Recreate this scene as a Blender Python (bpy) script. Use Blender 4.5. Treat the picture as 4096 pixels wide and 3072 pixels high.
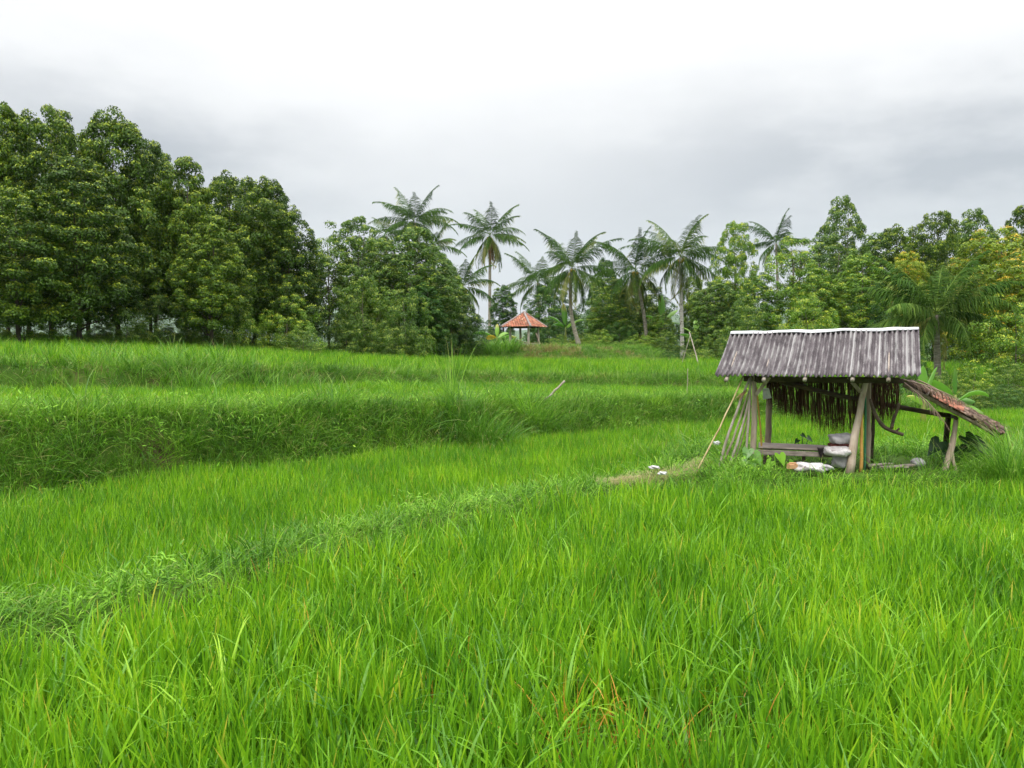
import bpy, math, random
import numpy as np
R = math.radians
scene = bpy.context.scene
for o in list(bpy.data.objects): bpy.data.objects.remove(o)

# ------------------------------------------------------------------ camera
EYE = 2.1; FPX = 3215.0; PITCH = math.atan(136/FPX)
cam_d = bpy.data.cameras.new('camera'); cam = bpy.data.objects.new('camera', cam_d)
scene.collection.objects.link(cam); scene.camera = cam
cam_d.sensor_width = 36; cam_d.lens = 36*FPX/4096; cam_d.clip_start = .05; cam_d.clip_end = 9000
cam.location = (0, 0, EYE); cam.rotation_euler = (math.pi/2-PITCH, 0, 0)

def at(px, py, Y):
    """world point seen at photo pixel (px, py) in the vertical plane Y metres ahead"""
    cx, cy = (px-2048)/FPX, (1536-py)/FPX
    dy = math.cos(PITCH)+cy*math.sin(PITCH); dz = -math.sin(PITCH)+cy*math.cos(PITCH)
    k = Y/dy
    return np.array([cx*k, Y, EYE+dz*k])

# ------------------------------------------------------------------ sky, sun, exposure
SUN_EL, SUN_AZ = R(58), R(215)          # azimuth clockwise from +Y
world = bpy.data.worlds.new('World'); scene.world = world; world.use_nodes = True
wn = world.node_tree; wn.nodes.clear()
class NT:
    """tiny helper to write node maths as expressions"""
    def __init__(s, nt): s.nt = nt
    def node(s, t, **kw):
        n = s.nt.nodes.new(t)
        for k, v in kw.items(): setattr(n, k, v)
        return n
    def link(s, a, b): s.nt.links.new(a, b)
    def m(s, op, a, b=0.0, c=None, clamp=False):
        n = s.node('ShaderNodeMath', operation=op, use_clamp=clamp)
        for i, v in enumerate((a, b, c)):
            if v is None: continue
            if isinstance(v, (int, float)): n.inputs[i].default_value = v
            else: s.link(v, n.inputs[i])
        return n.outputs[0]
    def ss(s, x, lo, hi, a=0.0, b=1.0):
        n = s.node('ShaderNodeMapRange', interpolation_type='SMOOTHSTEP')
        s.link(x, n.inputs[0]); n.inputs[1].default_value = lo; n.inputs[2].default_value = hi
        n.inputs[3].default_value = a; n.inputs[4].default_value = b
        return n.outputs[0]
    def mix(s, f, a, b, mode='MIX'):
        n = s.node('ShaderNodeMix', data_type='RGBA', blend_type=mode)
        for sock, v in ((n.inputs[0], f), (n.inputs[6], a), (n.inputs[7], b)):
            if isinstance(v, (int, float)): sock.default_value = v
            elif isinstance(v, tuple): sock.default_value = v if len(v) == 4 else (*v, 1)
            else: s.link(v, sock)
        return n.outputs[2]
    def noise(s, vec, scale, detail=3, rough=.55, out=0):
        n = s.node('ShaderNodeTexNoise'); n.inputs['Scale'].default_value = scale
        n.inputs['Detail'].default_value = detail; n.inputs['Roughness'].default_value = rough
        if vec is not None: s.link(vec, n.inputs['Vector'])
        return n.outputs[out]
w = NT(wn)
sky = w.node('ShaderNodeTexSky', sky_type='NISHITA', sun_disc=False, sun_elevation=SUN_EL, sun_rotation=SUN_AZ)
tc = w.node('ShaderNodeTexCoord'); sep = w.node('ShaderNodeSeparateXYZ'); w.link(tc.outputs['Generated'], sep.inputs[0])
dx, dy_, dz_ = sep.outputs
mp = w.node('ShaderNodeMapping'); mp.inputs['Scale'].default_value = (1, 1, 2.6); w.link(tc.outputs['Generated'], mp.inputs[0])
n1 = w.noise(mp.outputs[0], 1.6, 4, .5); n2 = w.noise(mp.outputs[0], 4.5, 5, .55)
el = w.m('ADD', dz_, w.m('MULTIPLY', w.m('SUBTRACT', n1, .5), .16))
# overcast: grey-blue belly of cloud low over the horizon, heavier to the right, dazzling white above
belly = w.m('MULTIPLY', w.ss(el, .08, .17), w.ss(el, .21, .38, 1, 0))
side = w.m('ADD', w.ss(dx, .0, .5, 0.25, 1.0), w.m('MULTIPLY', w.ss(dx, -.45, -.1, 1, 0), w.ss(dx, -.55, -.3, .5, .75)))
side = w.m('MULTIPLY', side, w.ss(n2, .32, .68, .4, 1.2))
dark = w.m('MULTIPLY', belly, side, clamp=True)
c_low = w.mix(w.ss(dz_, .03, .16), (.50, .513, .545), (.57, .58, .602))
c_hi = w.mix(w.ss(el, .15, .34), c_low, (.82, .82, .825))
c_top = w.mix(w.ss(dz_, .42, .85), c_hi, (3.4, 3.4, 3.35))
cloud = w.mix(dark, c_top, (.39, .41, .448))
sc10 = w.mix(1.0, cloud, (10, 10, 10), 'MULTIPLY')
skyc = w.mix(.97, sky.outputs[0], sc10)
bg = w.node('ShaderNodeBackground'); bg.inputs[1].default_value = .1; w.link(skyc, bg.inputs[0])
wo = w.node('ShaderNodeOutputWorld'); w.link(bg.outputs[0], wo.inputs[0])

sd = bpy.data.lights.new('sun', 'SUN'); sd.energy = 1.5; sd.angle = R(14); sd.color = (1, .965, .9)
sun = bpy.data.objects.new('sun', sd); scene.collection.objects.link(sun)
sun.rotation_euler = (math.pi/2-SUN_EL, 0, -SUN_AZ+math.pi)
scene.view_settings.view_transform = 'Standard'; scene.view_settings.look = 'None'
scene.view_settings.exposure = 0.38; scene.view_settings.gamma = 1
scene.render.engine = 'CYCLES'
cy = scene.cycles
cy.max_bounces = 6; cy.diffuse_bounces = 3; cy.glossy_bounces = 2; cy.transmission_bounces = 4; cy.transparent_max_bounces = 8
cy.volume_bounces = 1; cy.use_denoising = True; cy.caustics_reflective = False; cy.caustics_refractive = False
cy.sample_clamp_indirect = 4; cy.use_adaptive_sampling = True; cy.adaptive_threshold = .012

# ------------------------------------------------------------------ materials
def new_mat(name):
    m = bpy.data.materials.new(name); m.use_nodes = True; m.node_tree.nodes.clear(); return m, NT(m.node_tree)
def ramp(n, fac, stops):
    r = n.node('ShaderNodeValToRGB'); e = r.color_ramp.elements
    while len(e) > 1: e.remove(e[0])
    e[0].position = stops[0][0]; e[0].color = (*stops[0][1], 1)
    for p, c in stops[1:]:
        k = e.new(p); k.color = (*c, 1)
    n.link(fac, r.inputs[0]); return r.outputs[0]
def finish(m, n, col, rough=.6, spec=.3, trans=0.0, bump=None, bstr=.3, bdist=.02, tcol=None):
    p = n.node('ShaderNodeBsdfPrincipled'); p.inputs['Roughness'].default_value = rough
    p.inputs['Specular IOR Level'].default_value = spec
    if isinstance(col, tuple): p.inputs['Base Color'].default_value = (*col, 1)
    else: n.link(col, p.inputs['Base Color'])
    if bump is not None:
        b = n.node('ShaderNodeBump'); b.inputs['Strength'].default_value = bstr; b.inputs['Distance'].default_value = bdist
        n.link(bump, b.inputs['Height']); n.link(b.outputs[0], p.inputs['Normal'])
    sh = p.outputs[0]
    if trans > 0:
        t = n.node('ShaderNodeBsdfTranslucent')
        tc_ = tcol if tcol is not None else col
        if isinstance(tc_, tuple): t.inputs[0].default_value = (*tc_, 1)
        else: n.link(tc_, t.inputs[0])
        mx = n.node('ShaderNodeMixShader'); mx.inputs[0].default_value = trans
        n.link(sh, mx.inputs[1]); n.link(t.outputs[0], mx.inputs[2]); sh = mx.outputs[0]
    o = n.node('ShaderNodeOutputMaterial'); n.link(sh, o.inputs[0]); return m
def attr(n, name): return n.node('ShaderNodeAttribute', attribute_name=name).outputs['Fac']

def leaf_mat(name, dark, mid, light, tip=None, tip_amt=0.0, trans=.35, rough=.45, spec=.35, patch=.6, wscale=.35):
    """green leaf: every leaf has its own tone ('rnd'), patches vary over the ground, tips may be ripe or dry, on clove also new and top-lit by colour ('t')"""
    m, n = new_mat(name)
    geo = n.node('ShaderNodeNewGeometry'); info = n.node('ShaderNodeObjectInfo')
    big = n.noise(geo.outputs['Position'], wscale, 3, .6)
    f = n.m('ADD', n.m('MULTIPLY', attr(n, 'rnd'), 1-patch*.5), n.m('MULTIPLY', n.m('SUBTRACT', big, .5), patch*1.6))
    f = n.m('ADD', f, n.m('MULTIPLY', n.m('SUBTRACT', info.outputs['Random'], .5), .25), clamp=True)
    col = ramp(n, f, [(.0, dark), (.5, mid), (.93, light)])
    if tip:
        tf = n.m('MULTIPLY', n.ss(attr(n, 't'), .55, 1.0), n.ss(attr(n, 'dry'), 1-tip_amt, 1-tip_amt*.6))
        col = n.mix(tf, col, tip)
    return finish(m, n, col, rough, spec, trans)

M = {}
M['rice'] = leaf_mat('rice_leaf', (.055, .180, .008), (.182, .400, .012), (.40, .58, .020), (.60, .50, .06), .035, .42, .42, .35, .75, .5)
M['rice_dry'] = leaf_mat('rice_leaf_dry', (.42, .20, .03), (.60, .30, .04), (.62, .45, .12), None, 0, .3)
M['grass'] = leaf_mat('bank_grass_leaf', (.050, .145, .012), (.150, .320, .022), (.34, .52, .05), (.42, .36, .13), .25, .35, .5, .25, .95, .6)
M['grass_bank'] = leaf_mat('steep_bank_grass_leaf', (.042, .130, .009), (.130, .290, .018), (.30, .48, .045), (.42, .36, .13), .25, .35, .5, .2, .95, .9)
M['grass_cool'] = leaf_mat('cool_grass_leaf', (.055, .165, .012), (.20, .42, .028), (.44, .66, .08), (.40, .36, .13), .15, .35, .5, .18, .8, .6)
M['grass_tall'] = leaf_mat('tall_grass_leaf', (.045, .145, .012), (.13, .31, .022), (.30, .50, .06), (.5, .42, .16), .25, .35, .45, .3, .5, .8)
M['grass_dry'] = leaf_mat('dry_grass_leaf', (.15, .14, .04), (.27, .23, .07), (.40, .33, .13), None, 0, .25)
M['straw'] = leaf_mat('straw', (.20, .18, .06), (.33, .28, .11), (.48, .41, .2), None, 0, .15)
M['clove'] = leaf_mat('clove_leaf', (.021, .055, .003), (.058, .124, .005), (.18, .275, .010), (.27, .34, .02), .95, .16, .5, .22, .7, .22)  # yellowish tips: new leaves, spread over more tufts as a painted top-lit look
M['olive'] = leaf_mat('olive_leaf', (.028, .078, .006), (.078, .168, .011), (.20, .31, .024), (.30, .38, .04), .8, .2, .45, .3, .6, .3)
M['bright'] = leaf_mat('bright_leaf', (.045, .120, .008), (.130, .260, .014), (.30, .42, .02), (.42, .48, .03), .8, .2, .45, .3, .6, .3)
M['golden'] = leaf_mat('golden_leaf', (.070, .140, .006), (.20, .30, .010), (.42, .44, .018), (.68, .46, .03), .7, .2, .45, .3, .6, .3)
M['deep'] = leaf_mat('deep_leaf', (.015, .055, .006), (.040, .115, .010), (.10, .22, .018), (.25, .34, .03), .35, .16, .5, .22, .6, .3)
M['palm'] = leaf_mat('palm_leaflet', (.020, .055, .010), (.055, .115, .018), (.16, .24, .045), (.36, .36, .10), .4, .25, .8, .04, .5, .3)
M['palm_yellow'] = leaf_mat('palm_leaflet_ripe', (.12, .18, .03), (.25, .29, .05), (.42, .38, .08), (.5, .3, .08), .6, .3, .4, .4, .4, .3)
M['palm_dry'] = leaf_mat('palm_leaflet_dry', (.16, .075, .03), (.30, .15, .06), (.42, .25, .11), None, 0, .2)
M['banana'] = leaf_mat('banana_leaf', (.07, .20, .02), (.14, .33, .035), (.26, .46, .06), (.5, .4, .1), .3, .4, .35, .45, .3, .5)
M['banana_old'] = leaf_mat('banana_leaf_yellow', (.60, .34, .02), (.72, .45, .03), (.75, .5, .05), None, 0, .3)
M['taro'] = leaf_mat('taro_leaf', (.012, .05, .012), (.03, .09, .02), (.07, .16, .04), None, 0, .25, .35, .45)

def solid_mat(name, stops, scale=6, detail=4, stretch=(1, 1, 1), rough=.8, spec=.2, bstr=.4, bdist=.01, coord='Object', trans=0, second=None):
    m, n = new_mat(name)
    t = n.node('ShaderNodeTexCoord'); mp = n.node('ShaderNodeMapping'); mp.inputs['Scale'].default_value = stretch
    n.link(t.outputs[coord], mp.inputs[0])
    nz = n.noise(mp.outputs[0], scale, detail, .65)
    col = ramp(n, nz, stops)
    if second:
        nz2 = n.noise(t.outputs[coord], second[0], 5, .7)
        col = n.mix(n.ss(nz2, second[2], second[3]), col, second[1])
    return finish(m, n, col, rough, spec, trans, nz, bstr, bdist)
M['bark'] = solid_mat('bark', [(.3, (.06, .048, .035)), (.55, (.15, .125, .095)), (.75, (.30, .27, .22))], 5, 5, (1, 1, .3))
M['bark_dark'] = solid_mat('bark_dark', [(.3, (.03, .024, .018)), (.6, (.08, .062, .045)), (.8, (.15, .12, .09))], 5, 5, (1, 1, .3))
M['palm_bark'] = solid_mat('palm_bark', [(.3, (.13, .11, .085)), (.5, (.26, .23, .185)), (.7, (.42, .385, .33))], 3.5, 5, (1, 1, 5), second=(.8, (.55, .53, .49), .58, .72))
M['palm_bark_pale'] = solid_mat('pale_palm_bark', [(.3, (.20, .18, .16)), (.5, (.40, .38, .35)), (.7, (.58, .56, .53))], 4, 5, (1, 1, 4), second=(2.5, (.12, .10, .08), .56, .62))
M['wood'] = solid_mat('weathered_wood', [(.3, (.115, .085, .06)), (.5, (.26, .205, .155)), (.72, (.43, .36, .29))], 7, 5, (1, 1, .12), second=(2.5, (.15, .11, .08), .55, .75))
M['wood_pale'] = solid_mat('pale_log', [(.3, (.23, .165, .12)), (.5, (.42, .33, .26)), (.75, (.60, .51, .43))], 7, 5, (1, 1, .15), second=(2.2, (.17, .12, .085), .57, .75))
M['wood_dark'] = solid_mat('dark_wood', [(.3, (.035, .026, .018)), (.55, (.085, .062, .043)), (.8, (.15, .11, .08))], 7, 5, (.3, 1, 1))
M['plank'] = solid_mat('grey_plank', [(.3, (.13, .105, .09)), (.55, (.27, .225, .195)), (.8, (.40, .35, .31))], 8, 5, (.2, 2, 3))
M['bamboo'] = solid_mat('bamboo', [(.3, (.30, .21, .10)), (.55, (.46, .36, .19)), (.8, (.58, .48, .30))], 9, 3, (1, 1, .2), rough=.5)
M['bamboo_orange'] = solid_mat('orange_bamboo', [(.3, (.40, .18, .05)), (.55, (.52, .31, .09)), (.8, (.42, .36, .12))], 4, 3, (1, 1, .3), rough=.45)
M['bamboo_grey'] = solid_mat('grey_bamboo', [(.3, (.17, .13, .10)), (.55, (.34, .29, .25)), (.8, (.50, .46, .42))], 9, 4, (1, 1, .15), rough=.7)
M['green_pole'] = solid_mat('green_cloth', [(.3, (.02, .09, .05)), (.6, (.05, .20, .11)), (.8, (.12, .28, .2))], 9, 4, (1, 1, .3), rough=.8)
M['concrete'] = solid_mat('pale_post', [(.3, (.20, .17, .14)), (.55, (.38, .34, .29)), (.8, (.56, .52, .46))], 4, 5, (1, 1, .4))
M['thatch'] = solid_mat('dry_thatch', [(.3, (.030, .014, .008)), (.55, (.085, .042, .024)), (.8, (.16, .09, .05))], 9, 3, (1, 1, .2))
M['sack_white'] = solid_mat('white_sack', [(.35, (.36, .33, .33)), (.55, (.55, .52, .52)), (.7, (.68, .66, .66))], 5, 5, bstr=.9, bdist=.04, rough=.6, second=(9, (.24, .20, .19), .54, .66))
M['sack_grey'] = solid_mat('grey_sack', [(.3, (.28, .26, .26)), (.5, (.42, .40, .41)), (.75, (.55, .53, .54))], 5, 5, bstr=.8, bdist=.03, rough=.6)
M['maroon'] = solid_mat('maroon_cloth', [(.3, (.07, .02, .018)), (.7, (.14, .045, .035))], 8, 4)
M['plastic'] = solid_mat('white_plastic', [(.3, (.40, .41, .41)), (.7, (.66, .67, .66))], 8, 4, rough=.4)
M['zinc'] = solid_mat('pale_ridge_metal', [(.3, (.40, .41, .44)), (.7, (.66, .66, .69))], 5, 4, (.3, 1, 1), rough=.45)
M['cardboard'] = solid_mat('brown_box', [(.3, (.38, .20, .10)), (.7, (.52, .30, .16))], 5, 4)
M['coconut'] = solid_mat('coconut_husk', [(.3, (.20, .17, .03)), (.6, (.40, .27, .05)), (.8, (.5, .38, .08))], 4, 3, rough=.5)
M['hip'] = solid_mat('hip_cap', [(.3, (.14, .12, .11)), (.6, (.25, .22, .21)), (.8, (.34, .31, .30))], 4, 5)
M['wall'] = solid_mat('pale_wall', [(.3, (.38, .36, .32)), (.7, (.60, .58, .53))], 3, 5)

# weathered fibre-cement sheeting: dark mauve grey, pale lichen specks, white run-off streaks down the slope, crests tinted as if lit
m, n = new_mat('weathered_corrugated_sheet')
uv = n.node('ShaderNodeUVMap', uv_map='uv').outputs[0]
mpa = n.node('ShaderNodeMapping'); mpa.inputs['Scale'].default_value = (38, 3, 1); n.link(uv, mpa.inputs[0])
mpb = n.node('ShaderNodeMapping'); mpb.inputs['Scale'].default_value = (200, 70, 1); n.link(uv, mpb.inputs[0])
nza = n.noise(mpa.outputs[0], 1.0, 5, .7); nzb = n.noise(mpb.outputs[0], .8, 3, .7); nzc = n.noise(uv, 5, 3, .6)
c = ramp(n, nza, [(.3, (.040, .033, .037)), (.5, (.088, .073, .080)), (.68, (.16, .138, .148))])
c = n.mix(n.m('MULTIPLY', n.m('ADD', attr(n, 'dry'), .15), n.ss(n.m('ADD', nza, n.m('MULTIPLY', n.m('SUBTRACT', nzc, .5), .35)), .40, .66)), c, (.235, .225, .222))  # wave crests lightened in colour, standing in for light the overcast flattens
c = n.mix(n.m('MULTIPLY', n.ss(nzb, .58, .72), .55), c, (.50, .52, .47))
c = n.mix(n.m('MULTIPLY', attr(n, 'streak'), n.ss(nza, .3, .5)), c, (.66, .665, .65))
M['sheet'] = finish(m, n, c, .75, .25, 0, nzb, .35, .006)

# terracotta
m, n = new_mat('terracotta_tiles')
c = ramp(n, attr(n, 'rnd'), [(.0, (.16, .055, .035)), (.4, (.32, .105, .06)), (.75, (.46, .17, .10)), (1, (.55, .31, .21))])
geo = n.node('ShaderNodeNewGeometry'); nz = n.noise(geo.outputs['Position'], 9, 4, .7)
c = n.mix(n.ss(nz, .46, .66), c, (.13, .10, .06))
M['tile'] = finish(m, n, c, .75, .25, 0, nz, .4, .01)

# ------------------------------------------------------------------ mesh helpers
C = scene.collection
class MB:
    def __init__(s): s.v = []; s.f = []; s.n = 0; s.a = {'rnd': [], 't': [], 'dry': [], 'streak': []}; s.uv = None
    def add(s, v, f, rnd=0.5, t=0.5, dry=0.0, streak=0.0):
        v = np.asarray(v, float); s.v.append(v)
        s.f.append([tuple(i+s.n for i in q) for q in f] if isinstance(f, list) else f+s.n)
        for k, x in (('rnd', rnd), ('t', t), ('dry', dry), ('streak', streak)):
            s.a[k].append(np.broadcast_to(np.asarray(x, float), (len(v),)))
        s.n += len(v)
    def tube(s, pts, rad, n=8, wob=0.0, seed=0, cap=True, rnd=.5):
        pts = np.asarray(pts, float); k = len(pts); rad = np.broadcast_to(np.asarray(rad, float), (k,))
        rs = np.random.RandomState(seed+7)
        tan = np.gradient(pts, axis=0); tan /= np.linalg.norm(tan, axis=1)[:, None]+1e-9
        ref = np.array([0, 0, 1.]) if abs(tan[0][2]) < .9 else np.array([1., 0, 0])
        vs = []
        for i in range(k):
            a = np.cross(tan[i], ref); a /= np.linalg.norm(a)+1e-9; b = np.cross(a, tan[i])
            for j in range(n):
                th = 2*math.pi*j/n; r = rad[i]*(1+wob*rs.uniform(-1, 1))
                vs.append(pts[i]+r*(math.cos(th)*a+math.sin(th)*b))
        fs = [(i*n+j, i*n+(j+1) % n, (i+1)*n+(j+1) % n, (i+1)*n+j) for i in range(k-1) for j in range(n)]
        if cap: fs += [tuple(range(n))[::-1], tuple((k-1)*n+j for j in range(n))]
        s.add(vs, fs, rnd)
    def box(s, a, b, w, h, up=(0, 0, 1), taper=1.0, rnd=.5):
        """bar from a to b, w wide, h high, chamfered edges"""
        a = np.asarray(a, float); b = np.asarray(b, float); t = b-a; L = np.linalg.norm(t); t /= L
        side = np.cross(t, np.asarray(up, float)); side /= np.linalg.norm(side)+1e-9; u = np.cross(side, t)
        c = min(w, h)*.12
        pr = [(-w/2+c, -h/2), (w/2-c, -h/2), (w/2, -h/2+c), (w/2, h/2-c), (w/2-c, h/2), (-w/2+c, h/2), (-w/2, h/2-c), (-w/2, -h/2+c)]
        vs = [a+x*side+y*u for x, y in pr]+[b+taper*(x*side+y*u) for x, y in pr]
        fs = [(i, (i+1) % 8, 8+(i+1) % 8, 8+i) for i in range(8)]+[tuple(range(8))[::-1], tuple(range(8, 16))]
        s.add(vs, fs, rnd)
    def build(s, name, mat, parent=None, origin=(0, 0, 0), smooth=False, col=None):
        me = bpy.data.meshes.new(name)
        V = np.concatenate(s.v)-np.asarray(origin, float)
        if all(isinstance(f, np.ndarray) for f in s.f):
            F = np.concatenate(s.f); k = F.shape[1]
            me.vertices.add(len(V)); me.vertices.foreach_set('co', V.ravel())
            me.loops.add(F.size); me.loops.foreach_set('vertex_index', F.ravel().astype(np.int32))
            me.polygons.add(len(F)); me.polygons.foreach_set('loop_start', np.arange(0, F.size, k, dtype=np.int32))
            me.polygons.foreach_set('loop_total', np.full(len(F), k, np.int32))
        else:
            fl = []
            for f in s.f: fl += f if isinstance(f, list) else [tuple(q) for q in f]
            me.from_pydata([tuple(x) for x in V], [], fl)
        if smooth: me.polygons.foreach_set('use_smooth', np.ones(len(me.polygons), bool))
        for k, arrs in s.a.items():
            x = np.concatenate(arrs)
            if x.std() > 0 or k == 'rnd':
                at_ = me.attributes.new(k, 'FLOAT', 'POINT'); at_.data.foreach_set('value', x.astype(np.float32))
        if s.uv is not None:
            ul = me.uv_layers.new(name='uv'); li = np.zeros(len(me.loops), np.int32); me.loops.foreach_get('vertex_index', li)
            ul.data.foreach_set('uv', s.uv[li].ravel().astype(np.float32))
        me.update(); me.validate()
        me.materials.append(mat)
        o = bpy.data.objects.new(name, me)
        if col is None: C.objects.link(o)
        else: col.objects.link(o)
        if parent is not None: o.parent = parent
        else: o.location = origin
        return o
def tag(o, label=None, cat=None, group=None, kind=None):
    for k, v in (('label', label), ('category', cat), ('group', group), ('kind', kind)):
        if v: o[k] = v
    return o
def empty(name, loc, label, cat, group=None, rz=0):
    o = bpy.data.objects.new(name, None); C.objects.link(o); o.location = tuple(loc); o.rotation_euler.z = rz
    o.empty_display_size = .2
    return tag(o, label, cat, group)
def copy_tree(root, loc, rz, scale, label, group=None, mats=None):
    r = root.copy(); C.objects.link(r); r.location = tuple(loc); r.rotation_euler.z = rz; r.scale = scale; r['label'] = label
    if group: r['group'] = group
    for ch in list(root.children):
        c = ch.copy(); C.objects.link(c); c.parent = r
        for g in list(ch.children):
            d = g.copy(); C.objects.link(d); d.parent = c
    return r

def blades(mb, base, az, tilt, L, W, curl, seg=4, rs=None, flat=0.0, fold=0.0):
    """vectorised grass blades: base (n,3); az, tilt from vertical, length, width, curl (extra bend towards the tip)"""
    n = len(base); S = np.linspace(0, 1, seg+1)
    rnd = rs.rand(n); dry = rs.rand(n)
    hx, hy = np.cos(az), np.sin(az); p = np.zeros((n, 3))+base
    tw = rs.uniform(-1.2, 1.2, n)
    V = np.zeros((n, 2*seg+1, 3)); T = np.zeros((n, 2*seg+1))
    for i, s_ in enumerate(S):
        th = tilt+curl*s_**1.6
        if i > 0:
            d = np.stack([np.sin(th)*hx, np.sin(th)*hy, np.cos(th)], 1); p = p+d*(L/seg)[:, None]
        wd = W*(.55+.9*s_-1.45*s_**2.2)*.95 if i < seg else W*0
        a2 = az+math.pi/2+tw
        side = np.stack([np.cos(a2), np.sin(a2), np.zeros(n)], 1)
        if i < seg:
            V[:, 2*i] = p-side*(wd/2)[:, None]; V[:, 2*i+1] = p+side*(wd/2)[:, None]; T[:, 2*i:2*i+2] = s_
        else: V[:, 2*seg] = p; T[:, 2*seg] = 1
    k = 2*seg+1; off = (np.arange(n)*k)[:, None]
    q = [np.concatenate([off+2*i, off+2*i+1, off+2*i+3, off+2*i+2], 1) for i in range(seg-1)]
    # last quad collapses to the tip: repeat-free by inserting a narrow end
    q.append(np.concatenate([off+2*seg-2, off+2*seg-1, off+2*seg, off+2*seg], 1))
    F = np.concatenate(q)
    tri = F[F[:, 2] == F[:, 3]][:, :3]; quad = F[F[:, 2] != F[:, 3]]
    # keep everything triangles so the mesh stays one array
    F3 = np.concatenate([tri, quad[:, [0, 1, 2]], quad[:, [0, 2, 3]]])
    mb.add(V.reshape(-1, 3), F3, np.repeat(rnd, k), T.ravel(), np.repeat(dry, k))

# ------------------------------------------------------------------ terrain
def interp(x, pts): p = np.array(pts); return np.interp(x, p[:, 0], p[:, 1])
def sst(x): x = np.clip(x, 0, 1); return x*x*(3-2*x)
D1 = [(-40, 9), (-15, 10.2), (-7.5, 11.8), (-6.2, 13.6), (-3.65, 15.7), (-.3, 19), (2.5, 21.3), (6.4, 24.1), (12.2, 27), (18, 28.6), (40, 31)]
D2 = [(-40, 16), (-11.7, 18.2), (-8.7, 20.4), (-5.8, 25), (-5, 27), (-1.4, 31), (3.6, 32.6), (9, 33.6), (20, 35), (40, 38)]
YB = [(-14, 3.5), (-8, 4.7), (-4.05, 6.28), (-3.1, 7.4), (-2.1, 9.0), (-.8, 10.6), (.57, 12.0), (1.8, 13.05), (2.84, 14.0), (3.9, 14.6), (9, 14.4), (14, 14.5), (40, 16)]
T2 = [(-12, 1.08), (-8, 1.0), (-3.5, .80), (2, .58), (8, .42), (13, .15), (18, -.1), (40, -.1)]
T3 = [(-12, 1.72), (-8, 1.58), (-5, 1.28), (2, .90), (9, .82), (14, .5), (20, .3), (40, .3)]
H50 = [(-35, 2.75), (-18, 2.5), (-8, 1.45), (0, 1.20), (12, 1.14), (20, 1.1), (40, 1.1)]
def vnoise(x, y, s, seed=0):
    """cheap smooth noise"""
    a = np.sin(x*s*1.7+seed)+np.sin(y*s*2.1+seed*1.3)+np.sin((x+y)*s*1.1+seed*.7)+np.sin((x-1.6*y)*s*1.9+seed*2.1)
    return a/4
def ground(x, y):
    x = np.asarray(x, float); y = np.asarray(y, float)
    w_ = vnoise(x, y, 1.3, 1)*.18+vnoise(x, y, 4, 2)*.07
    y1 = interp(x, D1)+w_; y2 = interp(x, D2)+w_*1.5
    h = np.full(np.broadcast(x, y).shape, -.40)
    yb = interp(x, YB)
    # bund between the paddies and the raised pad the shed stands on
    b = np.exp(-((y-yb)/.78)**4)*(.36+.06*vnoise(x, y, 2.2, 5))
    pad = sst((x-2.9)/.7)*sst((13.0-x)/1.5)*sst((y-12.55)/.45)*sst((17.1-y)/.5)*.40
    pad = np.where(x > 9, sst((y-12.55)/.45)*sst((15.6-y)/.5)*.38, pad)
    h = h+np.maximum(b*(x < 3.6), pad)
    h = h+sst((2.0-y)/1.0)*.8*(np.abs(x) < 60)                     # the bund the photographer stands on
    wid = interp(x, [(-12, 1.5), (0, 1.6), (8, 1.4), (14, 1.0)])
    k1 = sst((y-y1)/wid); h = h*(1-k1)+interp(x, T2)*k1
    w2 = interp(x, [(-12, 1.0), (-6, .9), (0, .7)])
    k2 = sst((y-y2)/w2)
    sl = interp(x, T3)+(interp(x, H50)-interp(x, T3))*np.clip((y-y2)/(50-y2), 0, 1)
    h = h*(1-k2)+sl*k2
    # mound with the gazebo
    e = np.sqrt(((x-1.2)/np.where(x < 1.2, 11.5, 13.0))**2+((y-66)/13.5)**2)
    h = h+sst((1.0-e)/.24)*1.07
    h = h+sst((y-58)/20)*.35*(1-sst((y-120)/150))
    far = sst((np.maximum(np.abs(x)-45, y-130))/80)
    h = h*(1-far)+.3*far
    near = np.exp(-((np.maximum(0, y-60))/50)**2)
    h = h+(vnoise(x, y, .9, 9)*.05+vnoise(x, y, 2.7, 4)*.03)*near*(k1*1.0+.15)
    return h
def gz(x, y): return float(ground(x, y))

def axis(lo, hi, fine_lo, fine_hi, step):
    a = list(np.arange(fine_lo, fine_hi+1e-6, step)); s = step; v = fine_hi
    while v < hi: s *= 1.16; v += s; a.append(min(v, hi))
    s = step; v = fine_lo; b = []
    while v > lo: s *= 1.16; v -= s; b.append(max(v, lo))
    return np.array(b[::-1]+a)
xs = axis(-3000, 3000, -24, 24, .2); ys = axis(-3000, 3000, -1, 46, .2)
X, Y = np.meshgrid(xs, ys); Z = ground(X, Y)
mb = MB(); nx, ny = len(xs), len(ys)
idx = np.arange(nx*ny).reshape(ny, nx)
F = np.stack([idx[:-1, :-1], idx[:-1, 1:], idx[1:, 1:], idx[1:, :-1]], -1).reshape(-1, 4)
mb.add(np.stack([X, Y, Z], -1).reshape(-1, 3), F)
m, n = new_mat('ground_soil')
geo = n.node('ShaderNodeNewGeometry'); a = n.noise(geo.outputs['Position'], .9, 5, .6); b = n.noise(geo.outputs['Position'], 7, 4, .7)
sepn = n.node('ShaderNodeSeparateXYZ'); n.link(geo.outputs['Normal'], sepn.inputs[0])
flatc = ramp(n, a, [(.3, (.028, .060, .008)), (.5, (.05, .10, .012)), (.7, (.075, .125, .018))])
soil = ramp(n, b, [(.3, (.040, .036, .016)), (.6, (.085, .065, .034)), (.8, (.13, .10, .058))])
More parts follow.
